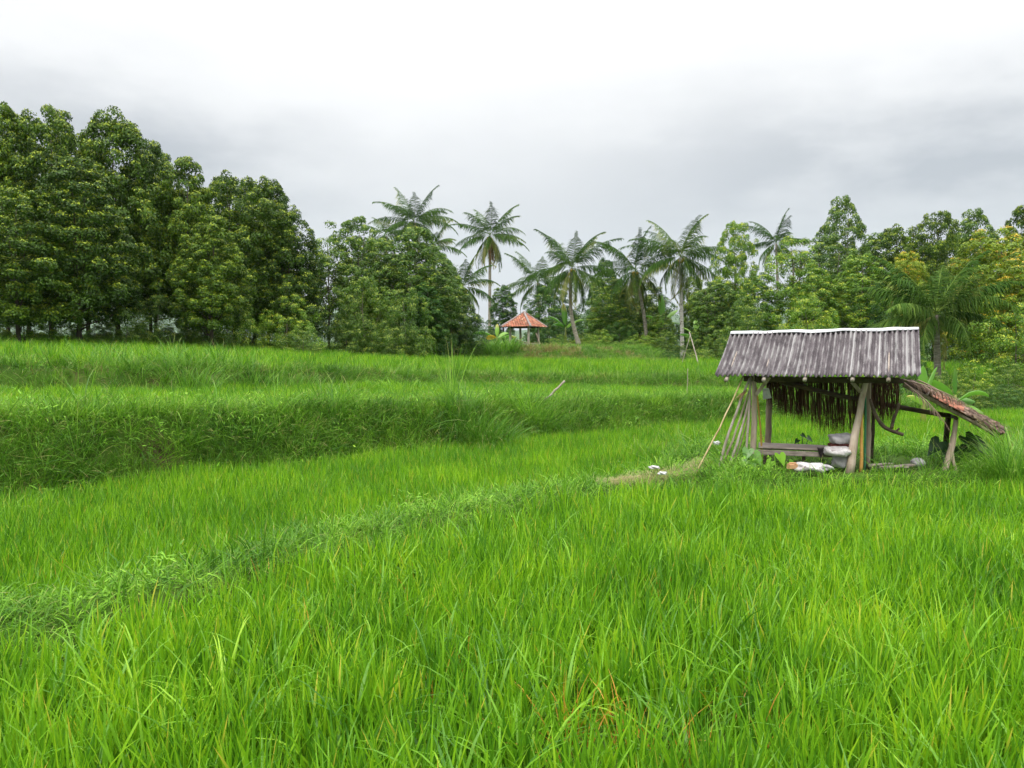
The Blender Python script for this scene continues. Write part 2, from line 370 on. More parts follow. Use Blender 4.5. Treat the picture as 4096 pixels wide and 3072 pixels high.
c = n.mix(n.m('MULTIPLY', n.ss(sepn.outputs[2], .97, .80), n.ss(a, .56, .70)), flatc, soil)
M['ground'] = finish(m, n, c, .95, .1, 0, b, .5, .03)
g = mb.build('ground', M['ground'], smooth=True); tag(g, 'stepped farm ground under the rice terraces', kind='structure')

# straw covered path from the bund to the shed
def strip(pts, width, dz=.012, nseg=60, seed=3):
    p = np.array(pts); t = np.linspace(0, 1, nseg); q = np.stack([np.interp(t*(len(p)-1), range(len(p)), p[:, i]) for i in range(2)], 1)
    tg = np.gradient(q, axis=0); tg /= np.linalg.norm(tg, axis=1)[:, None]; nr = np.stack([-tg[:, 1], tg[:, 0]], 1)
    rs = np.random.RandomState(seed); K = 7; vs = []
    wob = np.convolve(rs.uniform(-.25, .25, nseg+8), np.ones(5)/5, 'valid')[:nseg]
    for i in range(nseg):
        for k in range(K):
            o_ = (k/(K-1)-.5)*width*(1+wob[i])*(min(1, .08+i/16, .15+(nseg-1-i)/10))
            x, y = q[i]+nr[i]*o_; edge = abs(k/(K-1)-.5)*2
            vs.append((x, y, gz(x, y)+dz+.03*(1-edge**2)+rs.uniform(0, .012)-.03*(edge > .9)))
    fs = [(i*K+k, i*K+k+1, (i+1)*K+k+1, (i+1)*K+k) for i in range(nseg-1) for k in range(K-1)]
    return vs, fs, q
PATH = [(1.55, 12.7), (1.85, 13.0), (2.3, 13.4), (2.9, 13.9), (3.3, 14.4), (3.5, 15.0), (3.6, 15.5)]
v, f, pq = strip(PATH, .75)
mb = MB(); mb.add(v, f)
M['path'] = solid_mat('straw_litter', [(.3, (.07, .11, .02)), (.5, (.14, .17, .04)), (.7, (.26, .25, .09))], 8, 6, bstr=.8, bdist=.03)
tag(mb.build('path', M['path'], smooth=True), 'narrow straw covered footpath leading to the shed', kind='structure')

# far hills
mb = MB()
for k, (y0, base_h, seed, x0, x1) in enumerate([(2300, 150, 3, -2500, 2500), (2750, 205, 11, -2800, 2800)]):
    NX = 160; xx = np.linspace(x0, x1, NX); rows = []
    prof = base_h*(.62+.30*np.sin(xx/520+seed)+.16*np.sin(xx/210+seed*2)+.06*np.sin(xx/70+seed))
    bump = np.exp(-((xx-430)/230)**2)*70-np.exp(-((xx+150)/300)**2)*40 if k == 0 else 0
    prof = np.maximum(prof+bump, 25)
    D = [0, .12, .3, .5, .72, .9, 1.0, 1.0]
    for j, d in enumerate(D):
        rg = 1+.06*np.sin(xx/37+j*1.7)+.05*np.sin(xx/19+j)
        zz = prof*d*rg if d < 1 else prof*(1+.02*np.sin(xx/23))
        yy = y0+j*60+20*np.sin(xx/90+j)
        if j == len(D)-1: yy = yy+400; zz = zz*0-5
        rows.append(np.stack([xx, yy, zz-2*(j == 0)], 1))
    A = np.concatenate(rows); i2 = np.arange(len(D)*NX).reshape(len(D), NX)
    mb.add(A, np.stack([i2[:-1, :-1], i2[:-1, 1:], i2[1:, 1:], i2[1:, :-1]], -1).reshape(-1, 4))
M['hill'] = solid_mat('hill_forest', [(.3, (.03, .06, .02)), (.6, (.06, .10, .035)), (.8, (.09, .13, .05))], .02, 6, coord='Object')
tag(mb.build('hills', M['hill'], smooth=True), 'distant blue grey wooded hills behind the palms', kind='structure')

# ------------------------------------------------------------------ grasses and rice (uncountable: instanced clumps)
lib = bpy.data.collections.new('clump_library')
def clump_variants(prefix, mat, count, nb, rad, L, W, tilt, curl, seed, seg=4, drymat=None, ndry=0):
    col = bpy.data.collections.new(prefix)
    for i in range(count):
        rs = np.random.RandomState(seed+i); mbx = MB()
        th = rs.rand(nb)*2*math.pi; rr = rad*np.sqrt(rs.rand(nb))
        base = np.stack([rr*np.cos(th), rr*np.sin(th), np.full(nb, -.02)], 1)
        az = th+rs.normal(0, .8, nb)
        blades(mbx, base, az, np.abs(rs.normal(tilt[0], tilt[1], nb)), rs.uniform(L[0], L[1], nb), rs.uniform(W[0], W[1], nb), rs.uniform(curl[0], curl[1], nb), seg, rs)
        mbx.build('%s_%02d' % (prefix, i), mat, col=col)
    return col
V_rice = clump_variants('rice_clump', M['rice'], 9, 21, .10, (.38, .64), (.018, .032), (.17, .15), (0, .5), 10)
V_rice2 = clump_variants('rice_clump_far', M['rice'], 5, 34, .16, (.34, .60), (.016, .027), (.16, .15), (0, .5), 40, 3)
V_arch = clump_variants('rice_clump_arching', M['rice'], 5, 17, .09, (.48, .82), (.018, .032), (.3, .22), (.5, 1.7), 55, 6)
V_dry = clump_variants('rice_dry_clump', M['rice_dry'], 4, 5, .06, (.38, .60), (.009, .014), (.25, .2), (.2, .9), 60)
V_grass = clump_variants('grass_clump_short', M['grass'], 7, 30, .15, (.15, .42), (.010, .018), (.5, .35), (.4, 1.6), 80)
V_grassf = clump_variants('grass_clump_far', M['grass'], 5, 40, .24, (.16, .42), (.014, .026), (.45, .35), (.3, 1.4), 100, 3)
V_cool = clump_variants('grass_clump_cool', M['grass_cool'], 6, 26, .15, (.16, .42), (.012, .021), (.55, .35), (.6, 2.1), 120)
V_tallw = clump_variants('grass_clump_tall', M['grass_tall'], 6, 14, .10, (.45, .95), (.010, .018), (.25, .2), (.3, 1.5), 140, 5)
V_straw = clump_variants('straw_clump', M['straw'], 4, 26, .2, (.12, .30), (.005, .009), (1.45, .15), (-.1, .3), 160, 3)
V_drygrass = clump_variants('dry_grass_clump', M['grass_dry'], 4, 30, .2, (.12, .34), (.008, .014), (.6, .4), (.3, 1.4), 170, 3)
V_dryfar = clump_variants('dry_grass_far', M['grass_dry'], 4, 44, .28, (.2, .5), (.02, .036), (.5, .4), (.3, 1.3), 175, 3)
def weed_variants():
    col = bpy.data.collections.new('weed_clump')
    for i in range(4):
        rs = np.random.RandomState(200+i); mbx = MB(); nb = 60
        base = np.stack([rs.normal(0, .12, nb), rs.normal(0, .12, nb), rs.uniform(.02, .30, nb)], 1)
        blades(mbx, base, rs.rand(nb)*6.28, rs.uniform(.7, 1.5, nb), rs.uniform(.04, .085, nb), rs.uniform(.016, .028, nb), rs.uniform(0, .6, nb), 3, rs)
        mbx.build('weed_%02d' % i, M['grass_cool'], col=col)
    return col
V_weed = weed_variants()
V_bank = clump_variants('bank_clump', M['grass_bank'], 7, 30, .16, (.16, .46), (.010, .019), (.5, .35), (.4, 1.7), 180)
V_bankf = clump_variants('bank_clump_far', M['grass_bank'], 5, 40, .22, (.16, .42), (.013, .022), (.45, .35), (.3, 1.5), 190, 3)

def scatter_object(name, pts, cols_idx, scales, tilts, label, seed=1):
    """ONE object of stuff: its vertices carry instanced clumps. cols_idx: list of (collection, mask)"""
    pts = np.asarray(pts); me = bpy.data.meshes.new(name)
    me.vertices.add(len(pts)); me.vertices.foreach_set('co', pts.ravel())
    rs = np.random.RandomState(seed)
    rot = np.stack([tilts[:, 0], tilts[:, 1], rs.rand(len(pts))*6.283], 1)
    kind = np.zeros(len(pts), np.int32)
    for k, (_, msk) in enumerate(cols_idx): kind[msk] = k
    a = me.attributes.new('rot', 'FLOAT_VECTOR', 'POINT'); a.data.foreach_set('vector', rot.ravel().astype(np.float32))
    a = me.attributes.new('scl', 'FLOAT_VECTOR', 'POINT'); a.data.foreach_set('vector', scales.ravel().astype(np.float32))
    a = me.attributes.new('kind', 'INT', 'POINT'); a.data.foreach_set('value', kind)
    a = me.attributes.new('pick', 'INT', 'POINT'); a.data.foreach_set('value', rs.randint(0, 1000, len(pts)).astype(np.int32))
    o = bpy.data.objects.new(name, me); C.objects.link(o)
    ng = bpy.data.node_groups.new(name, 'GeometryNodeTree')
    ng.interface.new_socket('Geometry', in_out='INPUT', socket_type='NodeSocketGeometry')
    ng.interface.new_socket('Geometry', in_out='OUTPUT', socket_type='NodeSocketGeometry')
    N, Lk = ng.nodes, ng.links
    gi = N.new('NodeGroupInput'); go = N.new('NodeGroupOutput'); jn = N.new('GeometryNodeJoinGeometry')
    def named(nm, dt):
        x = N.new('GeometryNodeInputNamedAttribute'); x.data_type = dt; x.inputs[0].default_value = nm; return x.outputs[0]
    for k, (col, _) in enumerate(cols_idx):
        ci = N.new('GeometryNodeCollectionInfo'); ci.inputs[0].default_value = col
        ci.inputs['Separate Children'].default_value = True; ci.inputs['Reset Children'].default_value = True
        ip = N.new('GeometryNodeInstanceOnPoints'); cmp_ = N.new('FunctionNodeCompare'); cmp_.data_type = 'INT'; cmp_.operation = 'EQUAL'
        Lk.new(named('kind', 'INT'), cmp_.inputs[2]); cmp_.inputs[3].default_value = k
        Lk.new(gi.outputs[0], ip.inputs['Points']); Lk.new(cmp_.outputs[0], ip.inputs['Selection'])
        Lk.new(ci.outputs[0], ip.inputs['Instance']); ip.inputs['Pick Instance'].default_value = True
        Lk.new(named('pick', 'INT'), ip.inputs['Instance Index'])
        e2r = N.new('FunctionNodeEulerToRotation'); Lk.new(named('rot', 'FLOAT_VECTOR'), e2r.inputs[0])
        Lk.new(e2r.outputs[0], ip.inputs['Rotation']); Lk.new(named('scl', 'FLOAT_VECTOR'), ip.inputs['Scale'])
        Lk.new(ip.outputs[0], jn.inputs[0])
    Lk.new(jn.outputs[0], go.inputs[0])
    md = o.modifiers.new('scatter', 'NODES'); md.node_group = ng
    return tag(o, label, kind='stuff')

def jgrid(x0, x1, y0, y1, step, seed, jit=.5):
    rs = np.random.RandomState(seed)
    gx, gy = np.meshgrid(np.arange(x0, x1, step), np.arange(y0, y1, step))
    gx = gx+rs.uniform(-jit, jit, gx.shape)*step; gy = gy+rs.uniform(-jit, jit, gy.shape)*step
    return gx.ravel(), gy.ravel()
def vis(x, y, m=2.5): return np.abs(x) < .66*y+m
def slope_tilt(x, y, amt=.5):
    e = .25; sx = (ground(x+e, y)-ground(x-e, y))/(2*e); sy = (ground(x, y+e)-ground(x, y-e))/(2*e)
    return np.stack([np.clip(-sy, -1, 1)*-amt, np.clip(sx, -1, 1)*-amt], 1)*np.array([-1, 1])*-1
d1f = lambda x, y: interp(x, D1)+vnoise(x, y, 1.3, 1)*.18+vnoise(x, y, 4, 2)*.07
# near paddy
x, y = jgrid(-14, 14, 2.2, 12.8, .172, 1, .75)
lim = np.minimum(interp(x, YB)-.92, 12.55+.06*vnoise(x, y, 3, 3))
k = (y < lim) & vis(x, y); x, y = x[k], y[k]
rs = np.random.RandomState(2)
hgt = 1.0+.12*vnoise(x, y, 1.1, 6)+rs.normal(0, .07, len(x)); wd = rs.uniform(.9, 1.15, len(x))
P = np.stack([x, y, ground(x, y)], 1); kind = rs.rand(len(x))
dense_dry = np.exp(-(((x-.85)/.6)**2+((y-4.75)/.4)**2))*.55+np.exp(-(((x-.6)/1.5)**2+((y-6.5)/.8)**2))*.04
dry = kind < .006+dense_dry
scatter_object('rice_field', P, [(V_rice, ~dry), (V_dry, dry), (V_arch, ~dry & (kind > .90))], np.stack([wd, wd, hgt], 1), rs.normal(0, .07, (len(x), 2)), 'near rice paddy filling the foreground, bright green with some yellowed tips', 3)
# middle paddy between the bund and the first bank, running on behind the shed
x, y = jgrid(-14, 22, 4, 31, .21, 4)
lo = np.where(x < 3.0, interp(x, YB)+.78, 17.2+.1*vnoise(x, y, 3, 3))
ell = ((x-3.5)/.6)**2+((y-15.6)/1.9)**2 > 1
k = (y > lo) & (y < d1f(x, y)+.05) & vis(x, y) & ell; x, y = x[k], y[k]
rs = np.random.RandomState(5); hgt = 1.0+.10*vnoise(x, y, 1.1, 6)+rs.normal(0, .06, len(x))
wd = rs.uniform(.9, 1.2, len(x)); P = np.stack([x, y, ground(x, y)], 1); dry = rs.rand(len(x)) < .006
scatter_object('rice_field', P, [(V_rice2, ~dry), (V_dry, dry)], np.stack([wd, wd, hgt], 1), rs.normal(0, .06, (len(x), 2)), 'middle rice paddy between the low grassy bund and the first tall bank', 6)
# short grass on the diagonal bund
x, y = jgrid(-14, 3.4, 3, 15, .17, 7)
k = (np.abs(y-interp(x, YB)) < .95+.06*vnoise(x, y, 3, 1)) & vis(x, y); 
onpath = np.zeros(len(x), bool)
for q in pq: onpath |= (x-q[0])**2+(y-q[1])**2 < .27**2
k &= ~(onpath & (np.random.RandomState(1).rand(len(x)) < .9)); x, y = x[k], y[k]
rs = np.random.RandomState(8); s_ = rs.uniform(.9, 1.3, len(x)); kd = rs.rand(len(x))
scatter_object('bund_grass', np.stack([x, y, ground(x, y)], 1), [(V_cool, kd < .66), (V_grass, (kd >= .66) & (kd < .97)), (V_weed, kd >= .97)],
    np.stack([s_, s_, s_*.85], 1), rs.normal(0, .15, (len(x), 2)), 'low curly grass on the bund running diagonally between the two paddies', 9)
# weeds and grass on the pad round the shed and on to the right
x, y = jgrid(2.6, 16, 12.4, 17.5, .14, 10)
inside = (x > 4.3) & (x < 7.9) & (y > 13.1+.2*vnoise(x, y, 3, 2)) & (y < 15.9)
pth = np.zeros(len(x), bool)
for q in pq: pth |= (x-q[0])**2+(y-q[1])**2 < .33**2
rs = np.random.RandomState(11)
k = (~(inside & (rs.rand(len(x)) < .88))) & (~(pth & (rs.rand(len(x)) < .92))) & vis(x, y) & (y > 12.5); x, y = x[k], y[k]
s_ = rs.uniform(.7, 1.2, len(x))*np.where(x > 7.6, 1.25, 1.0)*np.where((x < 4.6) & (y > 13.2), 1.15, .9); kd = rs.rand(len(x))
scatter_object('yard_grass', np.stack([x, y, ground(x, y)], 1), [(V_cool, kd < .7), (V_weed, (kd >= .7) & (kd < .9)), (V_tallw, kd >= .9)],
    np.stack([s_, s_, s_*.9], 1), rs.normal(0, .15, (len(x), 2)), 'bluish weeds and grass growing round the feet of the tin roofed shed', 12)
# straw litter on the path
rs = np.random.RandomState(13); q = pq[rs.randint(0, len(pq)-12, 420)]; x = q[:, 0]+rs.normal(0, .17, 420); y = q[:, 1]+rs.normal(0, .17, 420)
s_ = rs.uniform(.45, .85, 420)
scatter_object('straw', np.stack([x, y, ground(x, y)+.05], 1), [(V_straw, np.ones(420, bool))], np.stack([s_, s_, s_], 1), rs.normal(0, .1, (420, 2)), 'loose dry straw strewn along the footpath to the shed', 14)
# banks and upper terraces
def bank(name, x0, x1, ylo, yhi, step, seed, label, mixf, smul=1.0, far=False, hz=1.0):
    x, y = jgrid(x0, x1, 8, 62, step, seed)
    k = (y > ylo(x, y)) & (y < yhi(x, y)) & vis(x, y, 2); x, y = x[k], y[k]
    rs = np.random.RandomState(seed+1); s_ = rs.uniform(.8, 1.25, len(x))*smul; kd = rs.rand(len(x))
    cols = mixf(x, y, kd)
    return scatter_object(name, np.stack([x, y, ground(x, y)], 1), cols, np.stack([s_, s_, s_*hz], 1), slope_tilt(x, y)+rs.normal(0, .15, (len(x), 2)), label, seed+2)
def mix_bank1(x, y, kd):
    bare = (vnoise(x, y, 1.7, 8) > .4) & (y < interp(x, D1)+.55) & (x > -4.5)
    tall = (kd > .955); cool = (kd < .34+.25*vnoise(x, y, .8, 3)); wd = (kd > .87) & ~tall
    none = bare & (kd > .25) & (kd < .97)
    face = (y < interp(x, D1)+1.2+.3*vnoise(x, y, 1.1, 5)) & (kd < .52)
    return [(V_grass, np.ones(len(x), bool)), (V_cool, cool), (V_bank, face), (V_weed, wd), (V_tallw, tall), (V_drygrass, none & (kd < .4))]
bank('bank_grass', -16, 16, lambda x, y: d1f(x, y)-.15, lambda x, y: interp(x, D1)+2.1, .12, 20, 'tangled grass and weeds covering the tall first terrace bank', mix_bank1, 1.2, hz=1.0)
bank('terrace_rice', -18, 16, lambda x, y: interp(x, D1)+1.9, lambda x, y: interp(x, D2)+.15, .25, 24, 'short young rice on the second terrace above the first bank',
    lambda x, y, kd: [(V_rice2, np.ones(len(x), bool)), (V_grassf, kd < .3)], .62, hz=.72)
def mix_bank2(x, y, kd):
    dryz = (vnoise(x, y, .7, 3) > .1) & (kd < .3)
    return [(V_grassf, np.ones(len(x), bool)), (V_cool, kd > .8), (V_tallw, kd > .93), (V_drygrass, dryz), (V_bankf, (y < interp(x, D2)+.8) & (kd > .3) & (kd < .9))]
bank('bank_grass', -24, 20, lambda x, y: interp(x, D2)-.1, lambda x, y: interp(x, D2)+1.7, .2, 30, 'rough grass on the low second terrace bank', mix_bank2, 1.0)
bank('upper_grass', -36, 30, lambda x, y: interp(x, D2)+1.5, lambda x, y: np.where(np.abs(x-1.2) < 13, 53.2, 50), .36, 34, 'pale green grass on the upper terrace below the trees',
    lambda x, y, kd: [(V_grassf, np.ones(len(x), bool)), (V_rice2, kd < .4), (V_tallw, kd > .975+.02*(x > -6))], 1.15, hz=.8)
def mix_mound(x, y, kd):
    brown = (vnoise(x, y, .55, 7) > -.3) & (x > .5) & (y < 57.0) & (kd < .62)
    return [(V_grassf, np.ones(len(x), bool)), (V_tallw, kd > .97), (V_dryfar, brown), (V_bankf, (x < .5) & (y < 57) & (kd < .92))]
bank('mound_grass', -14, 18, lambda x, y: np.full_like(x, 53.), lambda x, y: np.full_like(x, 62.), .34, 38, 'grass with dry brown patches on the mound under the gazebo', mix_mound, 1.15, hz=.85)

# ------------------------------------------------------------------ leafy crowns
def leaf_cloud(mb, pos, nrm, L, W, rs, t=None, dry=None):
    """kite-shaped leaves at pos facing roughly nrm"""
    n = len(pos); a = rs.normal(size=(n, 3)); d = np.cross(nrm, a); d /= np.linalg.norm(d, axis=1)[:, None]+1e-9
    s = np.cross(nrm, d); s /= np.linalg.norm(s, axis=1)[:, None]+1e-9
    L = L[:, None]; W = W[:, None]
    V = np.stack([pos-d*L*.5, pos-d*L*.05+s*W*.5+nrm*W*.12, pos+d*L*.5-nrm*L*.08, pos-d*L*.05-s*W*.5+nrm*W*.12], 1)
    F = np.arange(n*4).reshape(n, 4)
    rnd = np.repeat(rs.rand(n), 4)
    mb.add(V.reshape(-1, 3), F, rnd, np.repeat(t if t is not None else np.zeros(n), 4), np.repeat(dry if dry is not None else np.zeros(n), 4))

def crown_mesh(name, mat, H, prof, ncl, nleaf, seed, rc=(.35, .7), L=(.13, .20), droop=0.0, z0=.12, skew=.0, inner=.25, oval=.75, young=.5):
    """crown of many leaf tufts: prof(t) radius at relative height t; tufts sit mostly on the outside with gaps between"""
    rs = np.random.RandomState(seed); mb = MB(); cen = []
    T = z0+(.985-z0)*rs.rand(ncl*4)
    keep = rs.rand(ncl*4) < np.array([prof(t) for t in T])/max(prof(t) for t in np.linspace(z0, 1, 30))*.85+.15
    T = T[keep][:ncl]; nn = len(T)
    th = rs.rand(nn)*6.283; u = np.where(rs.rand(nn) < inner, rs.uniform(.2, .7, nn), rs.uniform(.78, 1.04, nn))*np.where(T > .9, .8, 1)
    lob = 1+.13*np.sin(th*2+T*9+seed)+.10*np.sin(th*5+T*14+seed*2)
    r = np.array([prof(t) for t in T])*u*lob
    c = np.stack([r*np.cos(th)+skew*T, r*np.sin(th), T*H], 1)
    R_ = rs.uniform(rc[0], rc[1], nn)*(.85+.35*(1-T))
    wts = R_**2; wts /= wts.sum(); cnt = np.maximum(12, (wts*nleaf).astype(int))
    for i in range(nn):
        k = cnt[i]; d = rs.normal(size=(k, 3)); d[:, 2] += .55; d /= np.linalg.norm(d, axis=1)[:, None]
        out = np.array([math.cos(th[i]), math.sin(th[i]), .35])*.5; d = d+out; d /= np.linalg.norm(d, axis=1)[:, None]
        rr = R_[i]*rs.uniform(.35, 1.05, k)**.5
        p = c[i]+d*rr[:, None]*np.array([1, 1, oval]); p[:, 2] -= droop*(1-d[:, 2])*R_[i]
        nr = d+np.array([0, 0, .35])+rs.normal(0, .42, (k, 3)); nr /= np.linalg.norm(nr, axis=1)[:, None]
        tip = (d[:, 2] > .55)*(rs.rand(k) < young)*1.0  # upper leaves take the tip tint: new growth, on clove painted top light
        leaf_cloud(mb, p, nr, rs.uniform(L[0], L[1], k), rs.uniform(L[0], L[1], k)*.52, rs, tip, np.full(k, rs.rand()))
    return mb, c, th, r
def trunk_mesh(H, rad, cpts, seed, nl=10, z0=.12, bend=.3, multi=1):
    rs = np.random.RandomState(seed); mb = MB()
    for q in range(multi):
        a = rs.rand()*6.28; off = np.array([math.cos(a), math.sin(a), 0])*(.25 if multi > 1 else 0)
        tops = [np.array([off[0]*(1+2.2*s), off[1]*(1+2.2*s), 0])+np.array([bend*math.sin(s*2.5+seed)*s, bend*math.cos(s*2+seed)*s*.6, s*H*.9-.15]) for s in np.linspace(0, 1, 9)]
        rr = [rad*(1.25 if i == 0 else 1)*(1-.85*s) for i, s in enumerate(np.linspace(0, 1, 9))]
        mb.tube(tops, rr, 8, .08, seed+q)
    main = tops
    for i in rs.choice(len(cpts), min(nl, len(cpts)), False):
        e = cpts[i]; hz = max(H*.08, e[2]*rs.uniform(.45, .75)); k = min(8, hz/(H*.9)*8); k0 = int(k); fr = k-k0
        s = main[k0]*(1-fr)+main[min(8, k0+1)]*fr
        mid = (s+e)/2+np.array([0, 0, -.1*np.linalg.norm(e[:2]-s[:2])])+rs.normal(0, .08, 3)
        r0 = rad*(1-.85*hz/(H*.9))*.5
        mb.tube([s, s*.6+mid*.4, mid, mid*.4+e*.6, e], [r0, r0*.8, r0*.6, r0*.4, r0*.15], 5, .1, int(i))
    return mb
conical = lambda R_: (lambda t: R_*(max(.01, min(1, (1.03-t)*1.7))**.5)*(.62+.38*min(1, t/.25)))
rounded = lambda R_: (lambda t: R_*max(.02, 1-abs((t-.5)/.54)**2.6)**.55)
column = lambda R_: (lambda t: R_*max(.01, min(1, (1.03-t)*2.6))**.55*(.7+.3*min(1, t/.3)))
bushy = lambda R_: (lambda t: R_*math.sqrt(max(.02, 1-(max(0, t-.25)/.77)**2)))
PROTO = {}
def proto(kind, mat, H, prof, ncl, nleaf, seed, barkm='bark_dark', rad=.16, nl=12, multi=1, **kw):
    mbc, c, th, r = crown_mesh(kind, mat, H, prof, ncl, nleaf, seed, **kw)
    cr = mbc.build('crown', M[mat], col=lib); tr = trunk_mesh(H, rad, c, seed, nl, multi=multi).build('trunk', M[barkm], col=lib, smooth=True)
    PROTO[kind] = (cr.data, tr.data, H)
proto('clove_a', 'clove', 10, conical(3.0), 400, 52000, 1, z0=.15, rc=(.36, .68))
proto('clove_b', 'clove', 10, conical(2.6), 360, 48000, 2, z0=.19, rc=(.34, .64))
proto('clove_c', 'clove', 10, rounded(2.8), 380, 50000, 3, z0=.17, rc=(.36, .68))
proto('olive_a', 'olive', 10, conical(2.5), 330, 38000, 4, 'bark', .12, 14, 2, z0=.05, rc=(.30, .58), inner=.4)
proto('olive_b', 'olive', 10, rounded(2.3), 300, 34000, 5, 'bark', .12, 14, 2, z0=.08, rc=(.30, .58), inner=.4)
proto('sparse_a', 'olive', 10, column(1.5), 120, 10000, 6, 'bark', .10, 26, 1, z0=.12, rc=(.3, .6), inner=.5)
proto('sparse_b', 'bright', 10, rounded(2.2), 150, 16000, 7, 'bark', .12, 30, 2, z0=.15, rc=(.35, .7), inner=.5)
proto('bright_a', 'bright', 10, rounded(2.7), 330, 44000, 8, 'bark', .13, 14, 1, z0=.05, rc=(.36, .66))
proto('bright_b', 'bright', 10, column(2.2), 290, 36000, 9, 'bark', .13, 14, 1, z0=.06, rc=(.34, .62))
proto('golden_a', 'golden', 10, rounded(2.6), 330, 44000, 10, 'bark_dark', .14, 10, 1, z0=.05, rc=(.36, .66))
proto('deep_a', 'deep', 10, column(2.0), 280, 36000, 11, 'bark_dark', .13, 8, 1, z0=.05, rc=(.34, .6))
proto('deep_b', 'deep', 10, rounded(2.7), 320, 42000, 12, 'bark_dark', .13, 8, 1, z0=.05, rc=(.36, .66))
proto('shrub_a', 'olive', 3, bushy(1.9), 150, 17000, 13, 'bark', .05, 8, 1, z0=.05, rc=(.22, .42), L=(.06, .10))
proto('shrub_b', 'bright', 3, bushy(1.8), 150, 17000, 14, 'bark', .05, 8, 1, z0=.05, rc=(.22, .42), L=(.06, .10))
proto('shrub_c', 'deep', 3, bushy(1.9), 150, 17000, 15, 'bark_dark', .05, 8, 1, z0=.05, rc=(.22, .42), L=(.06, .10))
def tree(kind, px, ptop, Y, hw, label, group, name='tree', cat='tree', rz=None, sink=0.0):
    """tree whose tip shows at photo pixel (px, ptop) and stands Y m ahead; hw = half width of its crown in photo pixels"""
    top = at(px, ptop, Y); gx = top[0]; g_ = gz(gx, Y)-sink; h = top[2]-g_
    rad = hw/FPX*Y
    if h/rad < 2.7 and not kind.startswith('shrub'):      # low spreading tree: use the bushy habit of the same leaf colour
        kind = {'c': 'shrub_c', 'd': 'shrub_c', 'o': 'shrub_a', 's': 'shrub_a', 'b': 'shrub_b', 'g': 'shrub_b'}[kind[0]]
    cr, tr, H = PROTO[kind]; sz = h/H
    base = {'clove_a': 3.3, 'clove_b': 2.9, 'clove_c': 3.1, 'olive_a': 2.8, 'olive_b': 2.6, 'sparse_a': 1.8, 'sparse_b': 2.5, 'bright_a': 3.0, 'bright_b': 2.5,
            'golden_a': 2.9, 'deep_a': 2.3, 'deep_b': 3.0, 'shrub_a': 2.2, 'shrub_b': 2.1, 'shrub_c': 2.2}[kind]
    sx = rad/base; rt = empty(name, (gx, Y, g_), label, cat, group)
    rz = rz if rz is not None else (px*.37+ptop*.11) % 6.28
    for nm, d in (('trunk', tr), ('crown', cr)):
        o = bpy.data.objects.new(nm, d); C.objects.link(o); o.parent = rt
        o.scale = (sx, sx, sz); o.rotation_euler.z = rz
    return rt
G1 = 'dark clove trees standing along the left edge'
for k, px, pt, Y, hw, lb in [
    ('clove_b', 10, 412, 37, 150, 'tall dark clove tree cut by the left edge of the photo'),
    ('clove_c', 185, 440, 38, 190, 'tall clove tree with yellowish new leaves on its rounded top, second from the left edge'),
    ('clove_a', 455, 452, 39, 215, 'tallest pointed clove tree of the left row, rising above its neighbours'),
    ('clove_a', 300, 640, 34, 230, 'clove tree bulging forward below the tallest pointed one'),
    ('clove_c', 60, 760, 32, 210, 'front clove tree at the far left with low bright branches over the grass'),
    ('clove_b', 590, 560, 41, 130, 'clove tree on the right shoulder of the tallest pointed one'),
    ('clove_b', 735, 632, 40, 165, 'narrow topped clove tree between the tallest one and the broad ones on the right'),
    ('clove_c', 930, 700, 43, 175, 'broad clove tree with a rounded top in the right half of the left row'),
    ('clove_a', 1065, 712, 46, 150, 'clove tree with a knobbly top behind the broad rounded one'),
    ('clove_a', 1155, 825, 44, 140, 'last clove tree of the left row, sloping down to the bare stemmed tree'),
    ('clove_c', 95, 470, 45, 180, 'clove tree filling the notch between the edge tree and the yellowish topped one'),
    ('clove_c', 335, 545, 46, 170, 'clove tree filling the notch left of the tallest pointed one'),
    ('clove_c', 610, 610, 47, 140, 'clove tree behind the right shoulder of the tallest pointed one'),
    ('clove_c', 815, 745, 48, 130, 'clove tree in the dip before the broad rounded ones'),
    ('clove_c', 1010, 735, 50, 150, 'clove tree directly between the broad rounded one and the knobbly one'),
    ('clove_b', 840, 860, 37, 150, 'shorter clove tree in front of the broad rounded one')]:
    tree(k, px, pt, Y, hw, lb, G1, 'clove_tree', 'tree')
G2 = 'mixed trees between the clove row and the gazebo'
for k, px, pt, Y, hw, lb in [
    ('sparse_a', 1310, 890, 52, 95, 'thin open tree with bare grey stems showing sky, next to the last clove tree'),
    ('sparse_a', 1255, 985, 56, 70, 'thin loose tree half hidden behind the clove row end'),
    ('olive_b', 1420, 872, 54, 105, 'tree with a flat lumpy top just right of the thin open tree'),
    ('olive_a', 1540, 955, 52, 130, 'olive green tree in front of the small half hidden palm'),
    ('olive_a', 1668, 905, 50, 165, 'pointed olive green tree standing in front of the tallest left palm'),
    ('olive_b', 1460, 1120, 47, 140, 'low drooping olive tree at the foot of the flat topped one'),
    ('olive_b', 1620, 1160, 46, 130, 'low tree with pale crossing twigs below the pointed olive tree'),
    ('olive_a', 1790, 1060, 54, 110, 'sloping tree to the right of the pointed olive tree'),
    ('deep_b', 1870, 1245, 56, 90, 'dark purple green bush tree left of the slim palm trunk')]:
    tree(k, px, pt, Y, hw, lb, G2)
